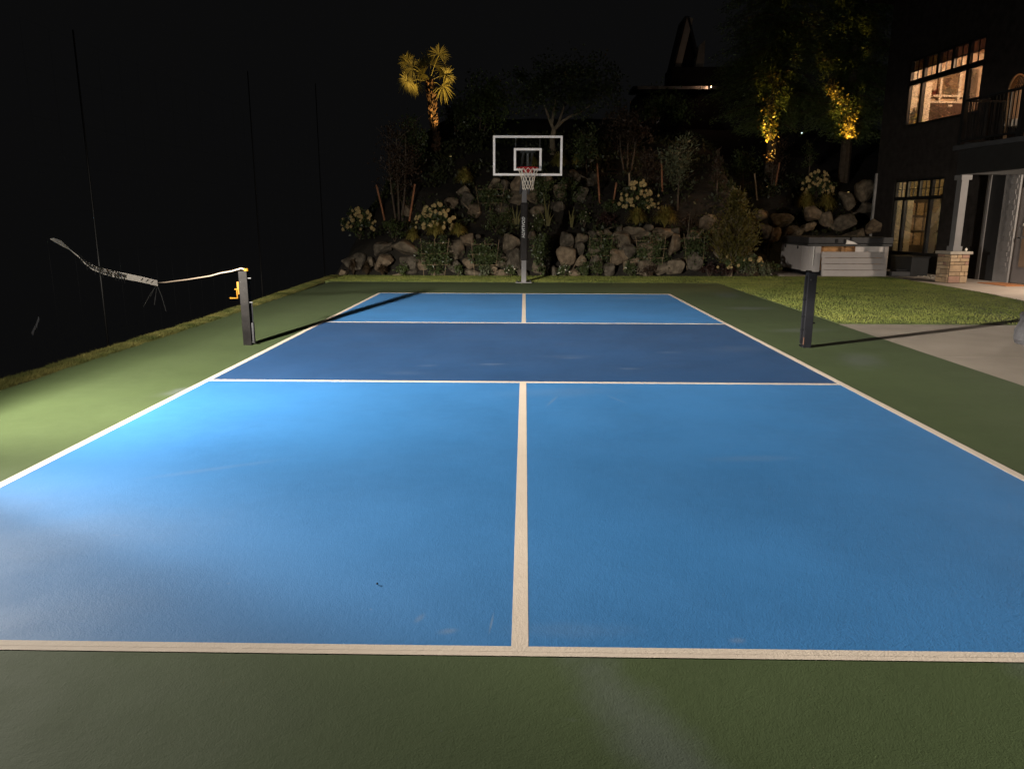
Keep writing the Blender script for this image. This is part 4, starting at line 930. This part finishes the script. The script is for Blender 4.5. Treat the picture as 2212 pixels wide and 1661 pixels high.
def young_tree(label, ub, vb, u0, u1, v0, v1, m, n, leaf=.09, wid=.2, bark=None, clumps=60, spread=.11, name='young_tree', stems=1, dirb=(0, 0, .35), yoff=0.):
    b = on_hill(ub, vb)+np.array([0, yoff, 0]); k = metre(b); c = on_y((u0+u1)/2, (v0+v1)/2, b[1])-b; rx = (u1-u0)*k/2; rz = (v1-v0)*k/2
    t = thing(name, label, 'tree', b); s = MB()
    for q in range(stems):
        ox = (q-(stems-1)/2)*rx*.35
        s.tube([(ox*.3, 0, -.1), (c[0]*.5+ox*.7, 0, c[2]*.5), (c[0]+ox, 0, c[2]+rz*.6)], [.03, .024, .008], 7)
    for q in range(14):
        a = q*2.4; z = c[2]-rz*.7+1.3*rz*q/14; s.tube([(c[0]*min(1, z/max(c[2], .1)), 0, z), (c[0]+rx*.8*math.cos(a), rx*.6*math.sin(a), z+rz*.35)], [.009, .003], 5)
    s.build('trunk', bark or M_bark, t)
    P, _ = cloud(n, clumps, c, (rx*.92, rx*.7, rz*.92), spread, shell=.15); V, F = kites(P, unit(n)+np.array(dirb), leaf*(.6+.7*rng.random(n)), wid); np_obj('crown', V, F, m, t, stuff=True)
    return t
young_tree('young tree with narrow pale leaves on a single thin stem', 1463, 452, 1426, 1511, 290, 412, L_olive, 1500, .12, .16, clumps=45)
young_tree('dark bronze small tree between the two leaning stakes', 862, 476, 800, 915, 262, 440, L_red, 2200, .08, .25, stems=3, clumps=50)
young_tree('narrow bronze columnar shrub left of the cypress top', 1549, 420, 1540, 1558, 312, 402, L_red, 420, .08, .25, clumps=20, spread=.05)
young_tree('green leafy young tree rising behind the cypress', 1604, 420, 1572, 1640, 318, 392, L_mid, 1100, .09, .25, clumps=34)
young_tree('thin bronze young tree left of the lit cedar trunk', 1668, 400, 1648, 1708, 286, 396, L_red, 900, .08, .25, clumps=34, stems=2)
young_tree('slim green shrub above the rounded hydrangea', 1748, 392, 1736, 1762, 296, 372, L_mid, 420, .08, .25, clumps=18, spread=.06)
young_tree('dull red-leaved tree high behind the pale yellow hydrangea', 1355, 372, 1296, 1416, 222, 340, L_red, 2200, .11, .22, stems=3, clumps=54)
young_tree('bronze shrub with upright stems left of the young pale tree', 1395, 400, 1372, 1424, 320, 404, L_red, 700, .09, .22, clumps=30, stems=2)
young_tree('dark leafy bush right of the backboard', 1270, 380, 1236, 1306, 270, 376, L_dark, 1300, .10, .25, clumps=40, stems=2)
young_tree('dark shrub standing before the palm trunk', 888, 372, 850, 930, 240, 362, L_dark, 1300, .10, .25, clumps=40, stems=2)
n = 26000
gx_ = rng.uniform(-5.2, 11, n); gy_ = rng.uniform(19.3, 27, n); cl = np.array([noise.noise(Vector((x*1.3, y*1.3, 5))) for x, y in zip(gx_, gy_)])
kp = (rng.random(n) < np.clip(.35+cl*1.6, 0, 1)) & (hill(gx_, gy_) > .9); gx_, gy_ = gx_[kp], gy_[kp]
P = np.stack([gx_, gy_, hill(gx_, gy_)+.02+.10*rng.random(len(gx_))], 1); V, F = kites(P, unit(len(P))+[0, -.2, .8], .08+.07*rng.random(len(P)), .3)
tag(np_obj('ground_cover', V, F, leafm('leaf_ground_cover', (.030, .036, .012))), 'dark low ground cover spread over the planted bank', 'ground cover', kind='stuff')
young_tree('dim broad tree on the bank crest left of the bare-limbed tree', 1040, 285, 985, 1120, 150, 275, L_ced, 2600, .13, .28, clumps=60, spread=.2, stems=2)
young_tree('dim thicket on the bank crest right of the fan palm', 985, 285, 948, 1030, 215, 285, L_dark, 1400, .12, .28, clumps=40, spread=.16, stems=2)
young_tree('dim tree on the bank crest below the neighbouring gable', 1440, 275, 1385, 1500, 200, 280, L_ced, 2000, .13, .28, clumps=50, spread=.18, stems=2)
# golden cypress: upswept feathery sprays
def cypress(label, ub, vb, u0, u1, v0):
    b = on_hill(ub, vb)-np.array([0, .15, 0]); b[2] = max(0, b[2]); b = np.array([b[0], min(b[1], 18.6), 0.0]); k = metre(b); H = (vb-v0)*k; R = (u1-u0)*k/2
    t = thing('golden_cypress', label, 'tree', b); s = MB(); s.tube([(0, 0, -.05), (.05, 0, H*.3), (.12, 0, H*.97)], [.055, .04, .006], 8)
    Ps, As = [], []
    for q in range(150):
        h = .10+.86*rng.random()**1.15; a = rng.random()*2*PI; L = R*(1.05-h)**.75*(.65+.5*rng.random())*(1.1 if h < .6 else .9); rise = L*(.6+.5*rng.random())
        if h < .18: L *= .75
        p0 = np.array([.1*h, 0, H*h*.9]); p1 = p0+np.array([math.cos(a)*L, math.sin(a)*L*.8, rise]); s.tube([p0, (p0+p1)/2+[0, 0, -.03], p1], [.012, .008, .003], 4)
        m = int(46*(.4+L/R)); f = rng.random(m)**.7; mid = p0+(p1-p0)*f[:, None]; Ps.append(mid+rng.normal(size=(m, 3))*.035*(1+f)[:, None]); As.append((p1-p0)/np.linalg.norm(p1-p0)+rng.normal(size=(m, 3))*.45)
    s.build('trunk', M_palebark, t); P = np.concatenate(Ps); A = np.concatenate(As); V, F = kites(P, A, .07+.06*rng.random(len(P)), .17); np_obj('crown', V, F, L_cyp, t, stuff=True)
cypress('golden feathery cypress standing at the foot of the rockery', 1574, 582, 1534, 1648, 386)
# bare-limbed tree behind the backboard
def limbed():
    b = on_hill(1194, 330); yb = b[1]; t = thing('spreading_tree', 'spreading dark tree with bare forked limbs behind the backboard', 'tree', b); s = MB()
    def q(u, v, dy=0): return tuple(on_y(u, v, yb+dy)-b)
    s.tube([q(1194, 336), q(1193, 300), q(1197, 280)], [.11, .09, .08], 9); s.tube([q(1197, 282), q(1188, 262), q(1182, 246), q(1172, 215)], [.06, .045, .035, .02], 7); s.tube([q(1192, 268), q(1195, 250), q(1197, 236), q(1202, 200)], [.05, .045, .04, .02], 7)
    s.tube([q(1197, 281), q(1206, 268), q(1212, 250), q(1222, 220)], [.06, .05, .04, .02], 7); s.tube([q(1199, 279), q(1216, 262), q(1230, 253), q(1254, 243), q(1280, 225)], [.06, .05, .045, .03, .015], 7)
    s.build('trunk', M_palebark, t); k = metre(b); c = np.array(q(1225, 185)); P, _ = cloud(4500, 80, c, (130*k, 1.6, 62*k), .18, shell=.3)
    V, F = kites(P, unit(4500), .09+.05*rng.random(4500), .28); np_obj('crown', V, F, leafm('leaf_dim_tree', (.045, .060, .022)), t, stuff=True)
limbed()
# windmill palm, lit from below
def palm():
    b = on_hill(943, 330); yb = b[1]; k = metre(b); t = thing('fan_palm', 'fan palm lit golden from below on the bank', 'palm tree', b); s = MB()
    def q(u, v, dy=0.): return np.array(on_y(u, v, yb+dy))-b
    path = [q(943, 336), q(942, 318), q(939, 290), q(936, 255), q(933, 220), q(930, 190), q(927, 172)]
    s.tube(path, [.11, .10, .095, .09, .09, .10, .06], 10)
    s.build('trunk', mat('palm_bark', (.028, .018, .010), .95, .4, 9, .6, 25), t)
    # fibre stubs of old leaf bases
    P = []; A = []
    for i in range(420):
        f = rng.random()*5.6; j = int(f); c = path[j]+(path[j+1]-path[j])*(f-j); a = rng.random()*2*PI; d = np.array([math.cos(a), math.sin(a), 0]); P.append(c+d*.085); A.append(d*.7+np.array([0, 0, .8]))
    V, F = kites(np.array(P), np.array(A), .11+.06*rng.random(len(P)), .22); np_obj('leaf_stubs', V, F, mat('palm_fibre', (.040, .019, .007), .9, .4, 8), t, stuff=True)
    top = q(928, 176)
    fans = [(931, 132, 25, 88, .1), (907, 143, 19, 155, .3), (886, 146, 21, 165, .5), (875, 178, 18, 215, .7), (954, 152, 18, 35, .4), (969, 164, 16, 0, .6), (960, 192, 23, -55, .75), (892, 186, 19, 240, .75), (950, 114, 17, 65, .3), (912, 160, 15, 190, .4), (877, 128, 15, 140, .4)]
    for n_, (u, v, rpx, ang, dr) in enumerate(fans):
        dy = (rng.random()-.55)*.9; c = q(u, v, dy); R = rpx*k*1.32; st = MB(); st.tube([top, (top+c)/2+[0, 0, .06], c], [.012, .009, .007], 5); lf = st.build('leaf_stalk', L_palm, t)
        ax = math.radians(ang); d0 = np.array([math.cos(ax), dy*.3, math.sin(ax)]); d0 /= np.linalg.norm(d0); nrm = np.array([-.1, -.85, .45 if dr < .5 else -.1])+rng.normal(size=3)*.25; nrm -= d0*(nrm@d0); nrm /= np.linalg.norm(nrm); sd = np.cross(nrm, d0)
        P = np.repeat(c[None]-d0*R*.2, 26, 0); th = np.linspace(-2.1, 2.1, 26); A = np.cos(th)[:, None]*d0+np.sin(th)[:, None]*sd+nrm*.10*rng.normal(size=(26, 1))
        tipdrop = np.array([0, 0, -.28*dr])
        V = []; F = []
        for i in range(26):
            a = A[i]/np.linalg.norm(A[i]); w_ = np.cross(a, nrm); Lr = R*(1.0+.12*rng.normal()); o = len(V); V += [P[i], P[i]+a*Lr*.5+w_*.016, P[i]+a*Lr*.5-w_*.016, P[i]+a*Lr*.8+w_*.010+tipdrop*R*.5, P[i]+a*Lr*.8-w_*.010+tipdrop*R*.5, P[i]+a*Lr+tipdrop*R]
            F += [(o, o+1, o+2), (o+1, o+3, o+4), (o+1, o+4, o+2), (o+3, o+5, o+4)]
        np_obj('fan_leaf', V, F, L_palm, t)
    return b
palm_b = palm()
M_upl = mat('uplight_glass', (.8, .7, .4), .4, .02, emit=((1, .72, .25), 2.5))
def uplight(label, p, target, e, col, cone, glow=.02):
    t = thing('garden_uplight', label, 'spotlight', p); d = (Vector(target)-Vector(p)).normalized(); Mx = d.to_track_quat('Z', 'Y').to_matrix().to_4x4()
    m_ = MB(); m_.tube([(0, 0, -.14), (0, 0, 0)], [.035, .05], 12); ob = m_.build('housing', M_black, t); ob.matrix_local = Mx
    m_ = MB(); m_.tube([(0, 0, .001), (0, 0, .006)], [glow*2, glow*2], 12); ob = m_.build('lens', M_upl, t); ob.matrix_local = Mx
    MB().tube([(0, 0, -.3), (0, 0, -.06)], .012, 6).build('spike', M_black, t)
    l = bpy.data.lights.new('uplight_beam', 'SPOT'); l.energy = e; l.color = col; l.spot_size = cone; l.spot_blend = .6; l.shadow_soft_size = .03
    o = bpy.data.objects.new('uplight_beam', l); C.objects.link(o); o.parent = t; o.matrix_local = (Matrix.Translation(d*.03) @ d.to_track_quat('-Z', 'Y').to_matrix().to_4x4())
pt = np.array(on_y(928, 170, palm_b[1]))
uplight('small garden spotlight at the foot of the fan palm', (palm_b[0]+.55, palm_b[1]-.75, float(hill(palm_b[0]+.55, palm_b[1]-.75))+.14), (pt[0], pt[1], pt[2]+.15), 1700, (1, .64, .20), .72)

# big cedar on the bank, two trunks lit yellow from below
def cedar(label, ub, vb, yb, u0, u1, v0, n_br, lit_side):
    o, d = ray(ub, vb); b = o+d*((yb-o[1])/d[1]); b = np.array([b[0], yb, float(hill(b[0], yb))]); k = metre(b); H = on_y(ub, v0, yb)[2]-b[2]; R = (u1-u0)*k/2
    t = thing('cedar_tree', label, 'tree', b); s = MB(); s.tube([(0, 0, -.2), (0, 0, H*.5), (.1, 0, H)], [.20, .14, .03], 9)
    Ps, As = [], []
    for q in range(n_br):
        h = .19+.81*rng.random(); a = rng.random()*2*PI; L = R*(.55+.55*rng.random())*(1.0-.35*h)*(.55 if h < .27 else 1); p0 = np.array([0, 0, H*h]); p1 = p0+np.array([math.cos(a)*L, math.sin(a)*L*.85, -L*(.05+.30*rng.random())*min(1, h*2.2)])
        mid = (p0+p1)/2+[0, 0, .12*L]; s.tube([p0, mid, p1], [.03, .018, .005], 4)
        m = int(130+130*L/R); f = rng.random(m); c = p0*((1-f)**2)[:, None]+2*mid*(f*(1-f))[:, None]+p1*(f**2)[:, None]; P = c+rng.normal(size=(m, 3))*np.array([.13, .13, .10])-[0, 0, .05]
        Ps.append(P); As.append((p1-p0)/np.linalg.norm(p1-p0)+rng.normal(size=(m, 3))*.5+[0, 0, -.35])
    s.build('trunk', M_bark, t); P = np.concatenate(Ps); A = np.concatenate(As); V, F = kites(P, A, .09+.08*rng.random(len(P)), .10); np_obj('crown', V, F, L_ced, t, stuff=True)
    return b, H
c1, H1 = cedar('big dark cedar with a yellow-lit trunk beside the neighbouring roof', 1668, 300, 26.5, 1505, 1850, -140, 330, 1)
c2, H2 = cedar('second dark cedar with a yellow-lit trunk near the house corner', 1830, 300, 26.0, 1700, 1950, -120, 260, 1)
def trunk_ivy(label, uvs, yb, n, R=.28):
    pts = [np.array(on_y(u, v, yb)) for u, v in uvs]; b = pts[0].copy(); b[2] = float(hill(b[0], yb)); t = thing('ivy_column', label, 'climber', b)
    MB().tube([tuple(q-b) for q in pts], [.06]*len(pts), 7).build('stem', M_bark, t); Ps = []
    for i in range(n): f = rng.random()*(len(pts)-1.001); j = int(f); Ps.append(pts[j]+(pts[j+1]-pts[j])*(f-j)+rng.normal(size=3)*R*np.array([.6, .6, .25])-b)
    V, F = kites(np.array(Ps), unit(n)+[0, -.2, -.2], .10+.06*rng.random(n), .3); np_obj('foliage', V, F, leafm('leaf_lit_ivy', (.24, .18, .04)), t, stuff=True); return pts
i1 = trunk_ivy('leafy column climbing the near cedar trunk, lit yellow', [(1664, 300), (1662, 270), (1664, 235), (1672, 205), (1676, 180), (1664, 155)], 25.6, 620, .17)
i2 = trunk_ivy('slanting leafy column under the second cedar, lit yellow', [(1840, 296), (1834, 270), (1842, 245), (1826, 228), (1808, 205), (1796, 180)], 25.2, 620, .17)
def up_at(p, tgt, label, e, cone=.42): uplight(label, (p[0]-.12, p[1]-.45, float(hill(p[0], p[1]-.45))+.12), tuple(tgt), e, (1, .62, .12), cone, .016)
up_at(i1[0], i1[3], 'small garden spotlight below the near cedar', 2600); up_at(i2[0], i2[3], 'small garden spotlight below the second cedar', 2200)
pl_ = on_hill(1731, 300); lt = thing('path_light', 'tiny white path light between the two cedars', 'lamp', pl_)
ph_ = on_y(1731, 289, pl_[1])[2]-pl_[2]
MB().tube([(0, 0, -.1), (0, 0, ph_)], .012, 6).build('stem', M_black, lt); MB().tube([(0, 0, ph_), (0, 0, ph_+.05)], [.03, .025], 10).build('lens', mat('path_lens', (.8, .9, .9), .4, .02, emit=((.8, 1, .95), 1.6)), lt)

# ------------------------------------------------------------------ neighbour's house beyond the bank
NY = 38.0
nh = thing('neighbour_house', 'dark neighbouring house with a pale steep gable beyond the cedars', 'house', (9.5, NY, 6.8))
M_nw = mat('neighbour_wall', (.010, .009, .008), .9, .2, 2); M_nr = mat('neighbour_roof', (.03, .03, .03), .9, .2, 3); M_nb = mat('barge_board', (.46, .38, .30), .7, .08, 3)
def NQ(u, v, dy=0.): return Vector(np.array(on_y(u, v, NY+dy))-np.array([9.5, NY, 6.8]))
tip, lb_, rb_ = NQ(1484, 37), NQ(1456, 150), NQ(1512, 150)
wv_ = MB(); n_ = [tip+Vector((0, .3, -.25)), lb_+Vector((.35, .3, 0)), rb_+Vector((-.1, .3, 0))]
wv_.v = [tuple(q) for q in n_]+[tuple(q+Vector((0, 1.4, 0))) for q in n_]; wv_.f = [(0, 1, 2), (3, 5, 4), (0, 3, 4, 1), (1, 4, 5, 2), (2, 5, 3, 0)]; wv_.build('gable_wall', M_nw, nh)
def slab(a, b, wd, th, y0, y1, name, m):
    d = (b-a).normalized(); nn = Vector((-d.z, 0, d.x))*th; q = MB(); base = [a, b, b+nn, a+nn]
    q.v = [tuple(e+Vector((0, y0, 0))) for e in base]+[tuple(e+Vector((0, y1, 0))) for e in base]; q.f = [(0, 1, 2, 3), (7, 6, 5, 4), (0, 4, 5, 1), (1, 5, 6, 2), (2, 6, 7, 3), (3, 7, 4, 0)]; q.build(name, m, nh)
slab(lb_, tip, 0, -.32, 0, .12, 'barge_board', M_nb); slab(lb_, tip, 0, .10, -.05, 1.6, 'roof_slope', M_nr); slab(tip, rb_, 0, .10, -.05, 1.6, 'roof_slope', M_nr)
c0, c1_ = NQ(1501, 146), NQ(1522, 100); ch = MB(); ch.prism([(c0.x, c0.z), (c1_.x, c0.z), (c1_.x, c1_.z+.25), (c0.x+.15, c1_.z)], -.5, .8, Matrix(((1, 0, 0, 0), (0, 0, 1, .4), (0, 1, 0, 0), (0, 0, 0, 1)))); ch.build('dormer', mat('dormer_grey', (.22, .20, .17), .8), nh)
e0_, e1_ = NQ(1364, 206), NQ(1507, 206); MB().box((e0_.x, -2.2, e0_.z-.06), (e1_.x, -2.08, e0_.z+.07)).build('eave_gutter', mat('gutter_pale', (.42, .36, .31), .6), nh)
e2_, e3_ = NQ(1420, 195), NQ(1518, 195); MB().box((e2_.x, -.6, e2_.z-.05), (e3_.x, -.5, e2_.z+.04)).build('upper_gutter', mat('gutter_dull', (.30, .30, .28), .6), nh)
MB().box((e0_.x-.2, -2.06, e0_.z-.05), (e1_.x+.8, -.4, e0_.z+.10)).build('lower_roof', M_nr, nh); MB().box((e0_.x+.2, -1.0, -1.5), (e1_.x+4, 2, e0_.z-.06)).build('wall', M_nw, nh); MB().box((lb_.x-.2, -.45, e0_.z+.11), (rb_.x+2, 1.4, lb_.z+.02)).build('upper_wall', M_nw, nh)
nl = thing('eave_lamp', 'small warm lamp at the end of the neighbouring eave', 'lamp', (9.5+e1_.x+.12, NY-2.42, 6.8+e1_.z))
MB().tube([(0, 0, -.03), (0, 0, .03)], [.03, .03], 10).build('lamp_glass', mat('eave_lamp_glass', (.8, .6, .4), .5, .02, emit=((1, .65, .4), .12)), nl); MB().tube([(.02, 0, .0), (.05, .4, .0)], .012, 6).build('arm', M_black, nl)
l = bpy.data.lights.new('eave_lamp_light', 'POINT'); l.energy = 8; l.color = (1, .62, .40); l.shadow_soft_size = .03; o = bpy.data.objects.new('eave_lamp_light', l); C.objects.link(o); o.parent = nl; o.location = (-.06, -.02, 0)

# loose grit on the court
for k, (u, v, lab) in enumerate([(815, 1262, 'single dark pebble on the blue court left of centre')]):
    p = on_ground(u, v, .004 if k == 0 else .0); bm = bmesh.new(); bmesh.ops.create_icosphere(bm, subdivisions=1, radius=.005)
    for v_ in bm.verts: v_.co *= 1+.35*noise.noise(v_.co*300+Vector((k*7, 0, 0)))
    me = bpy.data.meshes.new('pebble'); bm.to_mesh(me); bm.free(); me.materials.append(M_rock[1]); o = link('pebble', me); o.location = (p[0], p[1], p[2]+.004); tag(o, lab, 'pebble')
